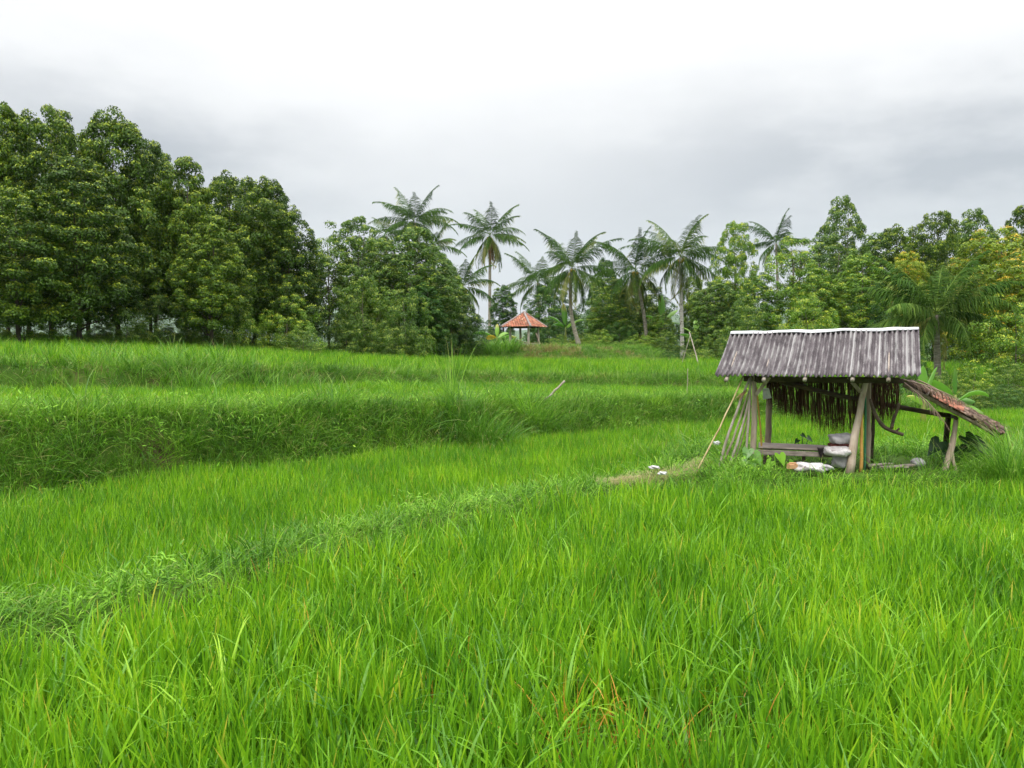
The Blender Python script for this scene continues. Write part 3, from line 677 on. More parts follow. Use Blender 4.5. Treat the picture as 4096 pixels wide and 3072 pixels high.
for k, px, pt, Y, hw, lb in [
    ('olive_b', 1475, 965, 57, 120, 'tree filling the gap behind the half hidden small palm'),
    ('olive_a', 1600, 1010, 55, 110, 'tree shoulder just left of the pointed olive tree'),
    ('bright_b', 1745, 1010, 57, 100, 'tree below the bent palm fronds right of the pointed olive tree'),
    ('olive_a', 1420, 1060, 50, 80, 'tree in front of the flat topped one, beside the bare stems'),
    ('deep_a', 1700, 1130, 48, 90, 'dark tree low in front of the sloping tree')]:
    tree(k, px, pt, Y, hw, lb, G2)
G3 = 'trees behind the gazebo and the middle palms'
for k, px, pt, Y, hw, lb in [
    ('deep_a', 2012, 1138, 76, 58, 'narrow dark columnar tree behind the left side of the gazebo'),
    ('deep_b', 2190, 1140, 80, 95, 'dark tree behind the right side of the gazebo roof'),
    ('deep_a', 2420, 1030, 92, 68, 'tall hazy column shaped tree behind two coconut palms'),
    ('bright_a', 2440, 1110, 74, 95, 'glossy green tree with yellow new leaves left of the leaning palm trunk'),
    ('clove_c', 2560, 1130, 78, 105, 'dense rounded tree directly behind the leaning palm trunk'),
    ('clove_c', 2780, 1105, 80, 60, 'small tree behind the whitish speckled palm trunk'),
    ('bright_b', 2640, 1250, 72, 60, 'low bright tree between the leaning palm and the speckled palm')]:
    tree(k, px, pt, Y, hw, lb, G3)
for k, px, pt, Y, hw, lb in [
    ('bright_a', 2500, 1175, 76, 130, 'broad glossy green tree at the left of the leaning palm trunk'),
    ('clove_b', 2620, 1180, 82, 110, 'dark tree filling the space right of the leaning palm'),
    ('clove_b', 2350, 1195, 82, 90, 'dark tree behind the curved trunk of the coconut laden palm'),
    ('olive_a', 2830, 1150, 74, 90, 'olive tree in the dark gap left of the right wood'),
    ('deep_b', 2265, 1225, 84, 80, 'shaded tree between the gazebo and the coconut laden palm')]:
    tree(k, px, pt, Y, hw, lb, G3)
G4 = 'trees of the wood on the right behind the shed'
for k, px, pt, Y, hw, lb in [
    ('bright_a', 2945, 885, 62, 90, 'light green tree at the left end of the right wood, beside the widest palm crown'),
    ('olive_b', 2860, 1130, 60, 95, 'lower olive tree at the left foot of the light green tree'),
    ('sparse_b', 3165, 940, 58, 120, 'yellow green tree with pale forked stems in front of the half hidden palm'),
    ('bright_b', 3040, 1080, 56, 90, 'leafy tree between the light green tree and the pale forked stems'),
    ('olive_b', 3372, 795, 68, 100, 'tallest hazy round topped tree of the right wood'),
    ('olive_b', 3310, 950, 62, 140, 'wide olive tree directly below the tallest hazy one'),
    ('bright_b', 3440, 1010, 56, 120, 'leafy tree above the right end of the shed roof'),
    ('clove_c', 3600, 905, 66, 130, 'dark green tree in the dip between the tallest tree and the rounded dark ones'),
    ('clove_c', 3745, 850, 64, 110, 'dark round headed tree behind the low palm by the shed'),
    ('olive_b', 3900, 845, 68, 100, 'hazy grey green tree right of the dark round headed one'),
    ('golden_a', 3635, 1010, 60, 90, 'small golden tipped tree peeping over the left fronds of the low palm'),
    ('golden_a', 4000, 915, 50, 180, 'large golden green tree in front at the right edge'),
    ('clove_b', 4085, 825, 56, 90, 'dark tree with orange tips at the top right edge'),
    ('bright_a', 4060, 1190, 36, 190, 'broad leafy tree low at the right edge above the hedge'),
    ('clove_c', 3560, 1130, 54, 150, 'deep shaded tree behind the left side of the low palm'),
    ('deep_b', 3790, 1150, 56, 150, 'shaded tree right behind the low palm crown'),
    ('bright_a', 3230, 1180, 50, 140, 'low bright tree just above the middle of the shed roof'),
    ('olive_b', 2990, 1200, 52, 110, 'low tree seen above the left end of the shed roof')]:
    tree(k, px, pt, Y, hw, lb, G4)
for k, px, pt, Y, hw, lb in [
    ('olive_b', 3500, 940, 74, 110, 'olive tree filling the dip right of the tallest hazy one'),
    ('bright_b', 3255, 1050, 55, 100, 'leafy tree right of the pale forked stems'),
    ('clove_c', 3850, 925, 72, 120, 'dark tree between the round headed one and the hazy grey green one'),
    ('golden_a', 4085, 1010, 47, 140, 'golden tree cut by the right edge above the broad leafy one')]:
    tree(k, px, pt, Y, hw, lb, G4)
G5 = 'shrubs filling the foot of the tree belt'
for k, px, pt, Y, hw, lb in [
    ('shrub_c', 240, 1290, 40, 90, 'dark shrub on the grass line, first from the left in the gap row'),
    ('shrub_a', 370, 1270, 39, 90, 'olive shrub on the grass line under the bulging clove tree'),
    ('shrub_c', 430, 1300, 44, 90, 'dark shrub deep under the tallest clove tree'),
    ('shrub_c', 560, 1290, 44, 90, 'dark shrub left of the sky gap under the clove trees'),
    ('shrub_c', 740, 1280, 43, 100, 'dark shrub right under the narrow topped clove tree'),
    ('shrub_a', 810, 1260, 41, 90, 'olive shrub at the foot of the shorter clove tree'),
    ('shrub_c', 1010, 1260, 44, 110, 'dark shrub under the knobbly topped clove tree'),
    ('shrub_c', 1470, 1270, 50, 100, 'dark shrub behind the terrace edge, left of the pointed olive tree'),
    ('shrub_a', 1640, 1270, 50, 100, 'olive shrub at the foot of the pointed olive tree'),
    ('shrub_c', 1810, 1280, 57, 90, 'dark shrub where the left slope of the mound starts'),
    ('shrub_c', 2020, 1320, 74, 50, 'dark low shrub seen between the gazebo and the slim palm'),
    ('shrub_b', 2330, 1335, 69, 45, 'low bright shrub in front of the far house'),
    ('shrub_c', 2350, 1290, 78, 70, 'dark shrub behind the low bright one near the curved palm foot'),
    ('shrub_c', 2740, 1290, 74, 70, 'dark shrub behind the speckled palm trunk'),
    ('shrub_b', 2840, 1370, 58, 60, 'low shrub right of the long bean pole'),
    ('shrub_c', 2930, 1330, 58, 80, 'dark shrub touching the left corner of the shed roof'),
    ('shrub_b', 100, 1190, 33, 150, 'low leafy shrub under the far left clove trees'),
    ('shrub_a', 500, 1240, 36, 110, 'shadowy shrub under the tallest clove tree'),
    ('shrub_a', 640, 1190, 38, 120, 'shrub right of the sky gap under the clove trees'),
    ('shrub_b', 900, 1150, 40, 130, 'shrub beneath the broad rounded clove tree'),
    ('shrub_b', 1150, 1190, 42, 130, 'leafy shrub at the right foot of the clove row'),
    ('shrub_a', 1210, 1310, 40, 90, 'yellowish bush at the terrace edge below the last clove tree'),
    ('shrub_a', 1380, 1290, 46, 100, 'bush at the foot of the flat topped tree'),
    ('shrub_a', 1560, 1290, 46, 110, 'bush under the olive green trees'),
    ('shrub_c', 1730, 1290, 50, 100, 'dark bush where the mound meets the trees'),
    ('shrub_c', 1930, 1300, 70, 60, 'dark bush behind the slim palm trunk'),
    ('shrub_c', 2200, 1270, 74, 70, 'dark bush right of the gazebo posts'),
    ('shrub_b', 2240, 1340, 66, 50, 'bright low bush right of the gazebo'),
    ('shrub_b', 2400, 1320, 66, 70, 'leafy bush beside the curved palm foot'),
    ('shrub_c', 2480, 1290, 70, 80, 'bush under the dense rounded tree'),
    ('shrub_b', 2560, 1340, 64, 70, 'bush around the leaning palm foot'),
    ('shrub_a', 2670, 1330, 64, 70, 'bush left of the speckled palm foot'),
    ('shrub_c', 2680, 1400, 58, 50, 'dark tufty bush on the right end of the mound'),
    ('shrub_a', 2790, 1330, 60, 70, 'bush right of the speckled palm foot'),
    ('shrub_a', 2880, 1320, 56, 80, 'bush left of the shed roof corner'),
    ('shrub_b', 2800, 1400, 54, 60, 'low bush by the leaning bean poles'),
    ('shrub_c', 3640, 1390, 34, 90, 'shaded bush behind the banana plant by the shed'),
    ('shrub_c', 3560, 1430, 36, 90, 'dark bush behind the right corner of the shed roof'),
    ('shrub_a', 3760, 1490, 31, 90, 'bush at the left end of the hedge on the right'),
    ('shrub_b', 3900, 1470, 31, 100, 'bush in the middle of the hedge on the right'),
    ('shrub_a', 4040, 1460, 31, 100, 'bush at the right end of the hedge'),
    ('shrub_c', 3660, 1540, 30, 80, 'low dark bush at the far edge of the field behind the lean-to'),
    ('shrub_a', 3880, 1560, 29.5, 80, 'low brownish bush at the far edge of the field by the right banana'),
    ('shrub_c', 4010, 1540, 29.5, 90, 'low dark bush at the far right edge of the field'),
    ('shrub_b', 3480, 1500, 33, 90, 'bush hidden mostly by the shed, seen under its eave')]:
    tree(k, px, pt, Y, hw, lb, G5, 'shrub', 'shrub')

# ------------------------------------------------------------------ coconut palms
def frond(mb, o, az, el, L, rs, droop=1.0, nl=86, ll=.85, hang=.9, yellow=None, cw=.07, sag=0.0):
    """one feather leaf: arching rib and two rows of hanging leaflets"""
    K = 14; pts = [np.array(o, float)]; th = el
    h = np.array([math.cos(az), math.sin(az), 0]); side = np.array([-math.sin(az), math.cos(az), 0])
    for i in range(K):
        s = (i+1)/K; th = el-droop*(s**1.5)*(1.0+.25*math.cos(el))-sag*s
        pts.append(pts[-1]+L/K*(h*math.cos(th)+np.array([0, 0, 1])*math.sin(th))+side*.008*L*math.sin(az*3+s*2))
    pts = np.array(pts)
    mb['rib'].append((pts, [.035*(1-.85*i/K) for i in range(K+1)]))
    s = np.repeat(np.linspace(.10, .99, nl), 2); sg = np.tile([1, -1], nl); n_ = len(s)
    s = s+rs.uniform(-.008, .008, n_); kp = rs.rand(n_) > .10; s, sg = s[kp], sg[kp]; n_ = len(s)
    f = np.clip(s*K, 0, K-1e-3); i0 = f.astype(int); fr = (f-i0)[:, None]
    p = pts[i0]*(1-fr)+pts[i0+1]*fr; tg = pts[i0+1]-pts[i0]; tg /= np.linalg.norm(tg, axis=1)[:, None]
    ln = ll*L/3.6*(np.sin(np.clip(s*1.15+.12, 0, 1)*math.pi)**.6*.8+.25)*rs.uniform(.75, 1.1, n_)
    d0 = tg*.85+side*sg[:, None]*.75+np.array([0, 0, -.18]); d0 = d0+rs.normal(0, .11, d0.shape); d0 /= np.linalg.norm(d0, axis=1)[:, None]
    hg = hang*rs.uniform(.5, 1.7, n_)
    g1 = d0+np.array([0, 0, -1])*(hg*.35)[:, None]; g1 /= np.linalg.norm(g1, axis=1)[:, None]
    g2 = d0*.55+np.array([0, 0, -1])*(hg)[:, None]; g2 /= np.linalg.norm(g2, axis=1)[:, None]
    m_ = p+g1*(ln*.5)[:, None]; e = m_+g2*(ln*.5)[:, None]
    wv = np.cross(g1, tg); wv = np.cross(g1, np.array([0, 0, 1.])+wv*.5); wv /= np.linalg.norm(wv, axis=1)[:, None]+1e-9
    wv = tg*.8+wv*.2
    V = np.stack([p-wv*cw*.35, p+wv*cw*.35, m_+wv*cw*.5, m_-wv*cw*.5, e], 1)
    k = np.arange(n_)[:, None]*5
    F = np.concatenate([k+[0, 1, 2], k+[0, 2, 3], k+[3, 2, 4]])
    mb['leaf'].add(V.reshape(-1, 3), F, np.repeat(rs.rand(n_)*.6+.4*rs.rand(), 5), np.tile([0, 0, .5, .5, 1], n_), rs.rand())
def palm(label, pc, Y, pb, L, seed, nf=22, lean=0.0, dry=0, yellow=2, nuts=True, rad=.18, wind=0.0, elmin=-.9, ll=.85, bark='palm_bark'):
    """pc = photo pixel of the crown heart, pb = photo pixel of the trunk foot"""
    rs = np.random.RandomState(seed)
    top = at(pc[0], pc[1], Y); bx = at(pb[0], pb[1], Y)[0]; base = np.array([bx, Y, gz(bx, Y)])
    rt = empty('coconut_palm', base, label, 'palm tree', 'coconut palms rising above the tree belt')
    mb = MB(); n_ = 16; pts = []
    for i in range(n_+1):
        s = i/n_; q = base+(top-base)*s; q[0] += lean*math.sin(s*math.pi)*(1-.3*s); pts.append(q-np.array([0, 0, .2*(i == 0)]))
    mb.tube(pts, [rad*(1.55 if i == 0 else 1.15 if i == 1 else 1)*(1-.35*i/n_)*(1+.05*(i % 2)) for i in range(n_+1)], 10, .05, seed)
    mb.build('trunk', M[bark], rt, base, True)
    live = {'rib': [], 'leaf': MB()}; yel = {'rib': [], 'leaf': MB()}; ded = {'rib': [], 'leaf': MB()}
    for i in range(nf):
        az = i*2.39996+rs.normal(0, .12); u = i/(nf-1); el = (1.22-u**.9*(1.22-elmin))+rs.normal(0, .16)
        az += 0
        Lf = L*(.82+.25*math.sin(math.pi*min(1, u*1.1+.15)))*rs.uniform(.92, 1.06)
        tgt = yel if i >= nf-yellow else live
        frond(tgt, top+np.array([0, 0, .15*(1-u)]), az, el, Lf, rs, rs.uniform(.45, .8)+.5*u+wind*math.cos(az), hang=.6+.6*u, ll=ll*1.25)
    for i in range(dry):
        az = rs.rand()*6.28; frond(ded, top-np.array([0, 0, .1]), az, -1.05-rs.rand()*.3, L*.72, rs, .35, hang=1.5, ll=.55)
    for d, nm, mt in ((live, 'crown', 'palm'), (yel, 'yellowing_fronds', 'palm_yellow'), (ded, 'dead_fronds', 'palm_dry')):
        if not d['rib']: continue
        for p_, r_ in d['rib']:
            k = len(p_); V = []
            for a_, rr in zip(p_, r_):
                V += [a_+np.array([rr, 0, 0]), a_+np.array([-rr*.5, rr*.9, 0]), a_+np.array([-rr*.5, -rr*.9, -rr*.6])]
            fs = np.array([q for i in range(k-1) for j in range(3) for q in ((i*3+j, i*3+(j+1) % 3, i*3+3+(j+1) % 3), (i*3+j, i*3+3+(j+1) % 3, i*3+3+j))])
            d['leaf'].add(V, fs, .95, .3, 0)
        d['leaf'].build(nm, M[mt], rt, base)
    if nuts:
        mb = MB()
        for i in range(13):
            a = rs.rand()*6.28; r_ = rs.uniform(.16, .34); c_ = top+np.array([r_*math.cos(a), r_*math.sin(a), -.12-rs.rand()*.38]); rr = rs.uniform(.09, .13)
            sp = []; 
            for u in range(1, 5):
                for w_ in range(7): ph = math.pi*u/5; sp.append(c_+rr*np.array([math.sin(ph)*math.cos(w_*.898), math.sin(ph)*math.sin(w_*.898), 1.15*math.cos(ph)]))
            sp += [c_+np.array([0, 0, rr*1.2]), c_-np.array([0, 0, rr*1.2])]
            fs = [(u*7+w_, u*7+(w_+1) % 7, u*7+7+(w_+1) % 7, u*7+7+w_) for u in range(3) for w_ in range(7)]+[(28, (w_+1) % 7, w_) for w_ in range(7)]+[(29, 21+w_, 21+(w_+1) % 7) for w_ in range(7)]
            mb.add(sp, fs)
        mb.build('coconut_cluster', M['coconut'], rt, base, True)
    return rt
palm('tallest palm of the left pair, its crown above the pointed olive tree', (1655, 890), 82, (1675, 1400), 4.7, 21, 25, nuts=True)
palm('small palm whose fronds just show over the trees left of the tallest left palm', (1545, 945), 95, (1545, 1400), 3.9, 22, 16, nuts=False)
palm('palm with a bent frond mass showing right of the pointed olive tree top', (1735, 985), 96, (1740, 1400), 4.1, 23, 16, nuts=False)
palm('slim straight palm with brown dead fronds hanging, left of the gazebo', (1960, 945), 80, (1958, 1370), 4.4, 24, 23, dry=7, yellow=5, elmin=-1.1)
palm('short palm crown low beside the slim straight palm', (1852, 1150), 70, (1862, 1400), 3.7, 25, 19, nuts=True, elmin=-1.1)
palm('dark palm behind the gazebo with a short upright trunk', (2150, 1132), 84, (2163, 1380), 4.5, 26, 20, nuts=False)
palm('palm laden with yellow coconuts, trunk curving at its foot, right of the gazebo', (2288, 1075), 68, (2318, 1388), 4.6, 27, 23, lean=-.5, yellow=4, elmin=-1.15)
palm('palm with a trunk leaning left toward the coconut laden one', (2540, 1085), 72, (2590, 1372), 4.8, 28, 23, lean=.25, yellow=4, elmin=-1.1)
palm('palm with the widest bluish crown and white speckled straight trunk', (2722, 1030), 70, (2730, 1400), 5.1, 29, 27, nuts=True, yellow=3, elmin=-1.0, bark='palm_bark_pale')
palm('hazy palm half hidden by yellow green trees above the shed', (3105, 975), 92, (3120, 1400), 4.4, 30, 18, nuts=False)
palm('low wide palm with long soft fronds right of the shed roof', (3745, 1260), 39, (3752, 1490), 4.1, 31, 26, nuts=False, rad=.17, yellow=2, elmin=-.45, wind=.15, ll=.95)

# ------------------------------------------------------------------ banana plants
def banana_leaf(mb, o, az, el, L, W, droop, rs, twist=0.0, torn=.25):
    K = 12; h = np.array([math.cos(az), math.sin(az), 0]); p = np.array(o, float); V = []; T = []
    sd = np.array([-math.sin(az), math.cos(az), 0])
    for i in range(K+1):
        s = i/K; th = el-droop*s**1.6; d = h*math.cos(th)+np.array([0, 0, 1.])*math.sin(th)
        w_ = W*(0.04 if s < .14 else math.sin(min(1, (s-.10)/.9)*math.pi)**.55)*.5
        up = np.cross(sd, d); up = up if up[2] > 0 else -up
        s2 = sd*math.cos(twist)+up*math.sin(twist); u2 = up*math.cos(twist)-sd*math.sin(twist)
        j1, j2 = rs.uniform(1-torn, 1), rs.uniform(1-torn, 1)
        V += [p-s2*w_*j1-u2*w_*.25, p-s2*w_*.5+u2*w_*.05, p+u2*.0, p+s2*w_*.5+u2*w_*.05, p+s2*w_*j2-u2*w_*.25]; T += [s]*5
        p = p+d*L/K
    F = np.array([(i*5+j, i*5+j+1, i*5+j+6, i*5+j+5) for i in range(K) for j in range(4)])
    mb.add(V, F, rs.rand(), T, rs.rand())
def banana(label, px, pb, Y, H, spec, seed, old=()):
    rs = np.random.RandomState(seed); b = at(px, pb, Y); base = np.array([b[0], Y, gz(b[0], Y)])
    rt = empty('banana_plant', base, label, 'banana plant', 'banana plants'); top = base+np.array([0, 0, H])
    mb = MB(); mb.tube([base-[0, 0, .1], base+[0, 0, H*.5], top+[0, 0, .1]], [.1*H+.02, .07*H+.01, .03], 9); mb.build('stem', M['palm_yellow'], rt, base, True)
    for i, (az, el, L, W, dr, tw) in enumerate(spec):
        mb = MB(); banana_leaf(mb, top-np.array([0, 0, .1*(i % 3)]), R(az), R(el), L, W, dr, rs, tw)
        mb.build('leaf', M['banana_old' if i in old else 'banana'], rt, base, True)
    return rt
banana('banana plant with one yellow leaf standing left of the gazebo', 1988, 1385, 64, .7, [(85, 80, 1.2, .42, .5, .3), (180, 35, 2.2, .6, 1.3, .4), (5, 30, 1.7, .55, 1.2, -.4), (200, 12, 1.0, .5, .7, 1.0), (40, 45, 1.4, .5, 1.2, .3)], 51, old=(3,))
banana('banana plant left of the coconut laden palm foot', 2262, 1375, 70, 1.6, [(100, 80, 2.3, .65, .4, .3), (170, 55, 2.0, .6, 1.0, .3), (10, 50, 2.0, .6, 1.1, -.3), (220, 30, 1.8, .5, 1.3, .4), (300, 40, 1.7, .5, 1.2, .3)], 52)
banana('banana plant with one broad upright leaf between the two middle palms', 2400, 1345, 76, 1.7, [(85, 84, 2.6, .75, .2, 0), (0, 35, 2.2, .6, 1.1, .3), (180, 45, 1.9, .6, 1.1, .3), (330, 20, 1.7, .5, 1.0, .4)], 53)
banana('tall banana plant right of the leaning palm trunk', 2650, 1340, 74, 3.0, [(95, 84, 2.8, .75, .2, .1), (20, 60, 2.3, .65, .9, .3), (200, 50, 2.2, .6, 1.1, .3), (350, 20, 2.0, .6, 1.2, .3), (170, 10, 1.8, .6, 1.0, .3), (250, 50, 2.0, .5, 1.4, 0)], 54)
banana('banana plant left of the speckled palm foot', 2790, 1370, 66, 1.6, [(90, 78, 2.1, .6, .4, .2), (200, 40, 2.0, .6, 1.1, .3), (340, 40, 2.0, .6, 1.2, .3), (150, 60, 1.8, .5, 1.0, .3)], 55)
banana('banana plant with an upright leaf and a brown withered one, touching the shed roof corner', 3695, 1580, 24, 1.0, [(95, 88, 1.05, .34, .05, 0), (35, 62, 1.35, .16, .35, 1.2), (200, 50, .8, .25, 1.2, .3), (330, 10, .6, .2, .9, .4)], 56, old=())
banana('banana plant with three arching leaves in front of the hedge on the right', 3822, 1580, 26, .95, [(88, 88, .95, .20, .05, .2), (178, 48, 1.15, .42, .5, .7), (350, 50, 1.2, .36, 1.9, -.5), (188, 5, .7, .28, .9, .6), (15, 5, .8, .30, .4, .9), (320, -10, .9, .3, .6, .7)], 57)

# ------------------------------------------------------------------ the tin roofed field shed
def fr(px, d=0.0):
    """distance of the vertical plane parallel to the shed's front eave, d metres behind it, along the ray of column px"""
    return (15.5276+d)/(1+.401*(px-2048)/FPX)
def sp(px, py, d): return at(px, py, fr(px, d))
SB = np.array([5.2, 14.4, 0.0])
shed = empty('field_shed', SB, 'open sided field shed with grey corrugated roof on rough log posts', 'shed')
EL, ER = sp(2860, 1503, 0), sp(3683, 1503, 0)
RL, RR = at(2923, 1336, 15.2), at(3675, 1319, 14.05)
BL, BR = RL+(RL-EL)*[1, 1, -1], RR+(RR-ER)*[1, 1, -1]
def corrugated(A, B, Cc, D, n=38, rows=14, amp=.028, sheets=(), seed=0):
    """sheeting with waves across A-B (eave) and up to C-D (ridge)"""
    rs = np.random.RandomState(seed); K = n*8; mb = MB(); V = []; ST = []; UV = []; CR = []
    nrm = np.cross(B-A, Cc-A); nrm /= np.linalg.norm(nrm); nrm *= np.sign(nrm[2])
    stre = {}
    for u0, w0, l0 in sheets: stre[int(u0*n)] = (w0, l0)
    top = rs.uniform(-.012, .012, n+1); bot = np.repeat(rs.uniform(-.012, .012, n//3+2), 3)[:n+1]
    for j in range(rows+1):
        v = j/rows
        for i in range(K+1):
            u = i/K; ph = u*n*2*math.pi; step = .010*((int(u*n/4.8)) % 2)
            vv = v*(1+top[int(min(n, u*n))]*.5)+bot[int(min(n, u*n))]*(1-v)
            p = (A*(1-u)+B*u)*(1-vv)+(Cc*(1-u)+D*u)*vv+nrm*(amp*math.cos(ph)+step+.006*math.sin(v*7+u*9)-.03*math.sin(v*math.pi))
            V.append(p); UV.append((u, v)); k = int(u*n); fr_ = u*n-k
            st = 0
            if k in stre and stre[k][1] <= v: st = max(0, 1-abs(fr_-.72)/.16)*stre[k][0]
            ST.append(st); CR.append(max(0, math.cos(ph-.5)))  # crest mask for the light painted on the waves
    idx = np.arange((rows+1)*(K+1)).reshape(rows+1, K+1)
    F = np.stack([idx[:-1, :-1], idx[:-1, 1:], idx[1:, 1:], idx[1:, :-1]], -1).reshape(-1, 4)
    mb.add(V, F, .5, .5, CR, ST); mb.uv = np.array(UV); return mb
def thick(o, t):
    md = o.modifiers.new('thickness', 'SOLIDIFY'); md.thickness = t; md.offset = -1; return o
mbr = corrugated(EL, ER, RL, RR, sheets=[(.11, .9, .0), (.345, 1., 0), (.42, .8, 0), (.68, 1, 0), (.74, .6, .4), (.79, 1, 0), (.83, .6, .5), (.88, .7, .3), (.93, .8, 0), (.97, .6, 0)], seed=1)
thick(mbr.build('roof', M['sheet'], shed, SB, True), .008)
mbr = corrugated(BL, BR, RL-[0, 0, .004], RR-[0, 0, .004], seed=2)
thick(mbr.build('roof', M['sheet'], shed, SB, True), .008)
# folded pale ridge cap, slightly buckled
mb = MB(); K = 40; V = []
fd = (EL-RL)/np.linalg.norm(EL-RL); bd = (BL-RL)/np.linalg.norm(BL-RL)
for i in range(K+1):
    u = i/K; p = RL*(1-u)+RR*u+np.array([0, 0, .026+.006*math.sin(u*23)+.003*math.sin(u*51+1)])
    V += [p+fd*(.06+.014*math.sin(u*17)), p+fd*.03+np.array([0, 0, .012]), p+np.array([0, 0, .018]), p+bd*.05+np.array([0, 0, .012]), p+bd*.13]
mb.add(V, np.array([(i*5+j, i*5+j+1, i*5+j+6, i*5+j+5) for i in range(K) for j in range(4)]))
thick(mb.build('ridge_cap', M['zinc'], shed, SB, True), .006)
def pole(mb, a, b, r0, r1=None, n=9, bend=.0, wob=.06, seed=0, knots=0):
    a = np.asarray(a, float); b = np.asarray(b, float); r1 = r0 if r1 is None else r1; k = 9
    rs = np.random.RandomState(seed+31); q = np.cross(b-a, [0, 1, .2]); q /= np.linalg.norm(q)+1e-9
    P_ = [a+(b-a)*s+q*bend*math.sin(s*math.pi)+rs.normal(0, .004, 3) for s in np.linspace(0, 1, k)]
    mb.tube(P_, [r0+(r1-r0)*s for s in np.linspace(0, 1, k)], n, wob, seed)
def grounded(p, q):
    """carry the line p -> q on down until it meets the ground"""
    p = np.asarray(p, float); q = np.asarray(q, float); d = (q-p)/np.linalg.norm(q-p); r = q.copy()
    for _ in range(200):
        if r[2] <= gz(r[0], r[1])-.03: break
        r = r+d*.02
    for _ in range(400):
        if r[2] >= gz(r[0], r[1])-.06: break
        r = r-d*.01
    return r
def spart(nm, mat, *poles, lab=None):
    mb = MB()
    for p in poles: pole(mb, *p[:2], **p[2])
    o = mb.build(nm, M[mat], shed, SB, True)
    if lab: o['label'] = lab
    return o
# posts
a, b = sp(3016, 1500, .62), grounded(sp(3016, 1500, .62), sp(3011, 1795, .62)); spart('post', 'wood_pale', (a, b, dict(r0=.040, r1=.056, seed=1, wob=.1, bend=.015)))
a = sp(3470, 1500, .75); b = grounded(a, sp(3400, 1882, .50)); spart('post', 'wood_pale', (a, b, dict(r0=.040, r1=.078, seed=2, wob=.10, bend=-.02)), lab='leaning pale log post splayed at its foot')
a = sp(3471, 1500, .95); spart('post', 'wood', (a, grounded(a, sp(3472, 1860, .95)), dict(r0=.055, r1=.045, seed=3, wob=.08)))
a = sp(3078, 1520, 2.0); spart('post', 'wood', (a, grounded(a, sp(3072, 1792, 2.0)), dict(r0=.058, r1=.062, seed=4, wob=.08)))
a = sp(3500, 1520, 2.1); spart('post', 'wood_dark', (a, grounded(a, sp(3490, 1790, 2.1)), dict(r0=.03, r1=.035, seed=5, wob=.08)))
# beams
def beam(nm, mat, a, b, w_, h_):
    mb = MB(); mb.box(a, b, w_, h_); return mb.build(nm, M[mat], shed, SB)
beam('beam', 'wood_dark', sp(2975, 1514, .62), sp(3600, 1522, .62), .07, .10)
beam('beam', 'wood_dark', sp(2990, 1522, 2.0), sp(3620, 1524, 2.0), .07, .09)
beam('beam', 'wood_dark', sp(3030, 1520, .55), sp(3075, 1522, 2.15), .06, .08)
beam('beam', 'wood_dark', sp(3466, 1520, .55), sp(3500, 1522, 2.2), .06, .08)
spart('beam', 'wood_dark', (sp(3120, 1528, 1.5), at(3800, 1664, 14.35), dict(r0=.042, r1=.045, seed=7, bend=-.03)), lab='long dark pole running out to the lean-to')
spart('beam', 'wood_dark', (RL-[-.1, 0, .09], RR-[.1, 0, .09], dict(r0=.035, seed=8)))
for px_ in (2908, 3058, 3222, 3413, 3557):
    e = sp(px_, 1515, -.03); u = (e[0]-EL[0])/(ER[0]-EL[0]); rdg = RL*(1-u)+RR*u-np.array([0, 0, .125]); e = EL*(1-u)+ER*u+(EL-RL)/np.linalg.norm(EL-RL)*.03-np.array([0, 0, .068])
    spart('rafter', 'bamboo_grey', (e-[0, 0, .0], rdg, dict(r0=.034, seed=px_, wob=.03)))
    be = BL*(1-u)+BR*u-np.array([0, 0, .10]); spart('rafter', 'bamboo_grey', (rdg+[0, .05, 0], be, dict(r0=.031, seed=px_+1, wob=.03)))
beam('brace', 'wood_pale', sp(3079, 1508, .57), sp(3024, 1580, .56), .035, .06)
beam('brace', 'wood', sp(3392, 1508, .60), sp(3442, 1568, .66), .035, .06)
beam('brace', 'wood_dark', sp(3122, 1510, 2.0), sp(3090, 1550, 2.0), .04, .06)

# bench of planks inside the shed
bb = sp(3160, 1800, 1.0); bb[2] = 0
bench = empty('plank_bench', bb, 'low grey plank bench inside the shed behind the weeds', 'bench')
def bpart(nm, mat, a, b, w_, h_, mbx=None):
    mb = MB(); mb.box(a, b, w_, h_); return mb.build(nm, M[mat], bench, bb)
bpart('rail', 'plank', sp(3024, 1808, .72), sp(3400, 1822, .72), .035, .085)
bpart('rail', 'plank', sp(3040, 1790, 1.8), sp(3420, 1800, 1.8), .035, .07)
mb = MB()
for k in range(6):
    d_ = .82+k*.16; mb.box(sp(3035, 1790-k*3, d_)+[0, 0, .01], sp(3400, 1806-k*3, d_)+[0, 0, .01], .145, .018, rnd=.1*k)
mb.build('seat', M['plank'], bench, bb)
for px_, d_ in ((3060, .80), (3215, .80), (3385, .80), (3075, 1.7), (3400, 1.7)):
    a = sp(px_, 1825, d_); b = grounded(a, a-[0, 0, .05]); mb = MB(); pole(mb, a, b, .03, seed=px_); mb.build('leg', M['wood_dark'], bench, bb, True)

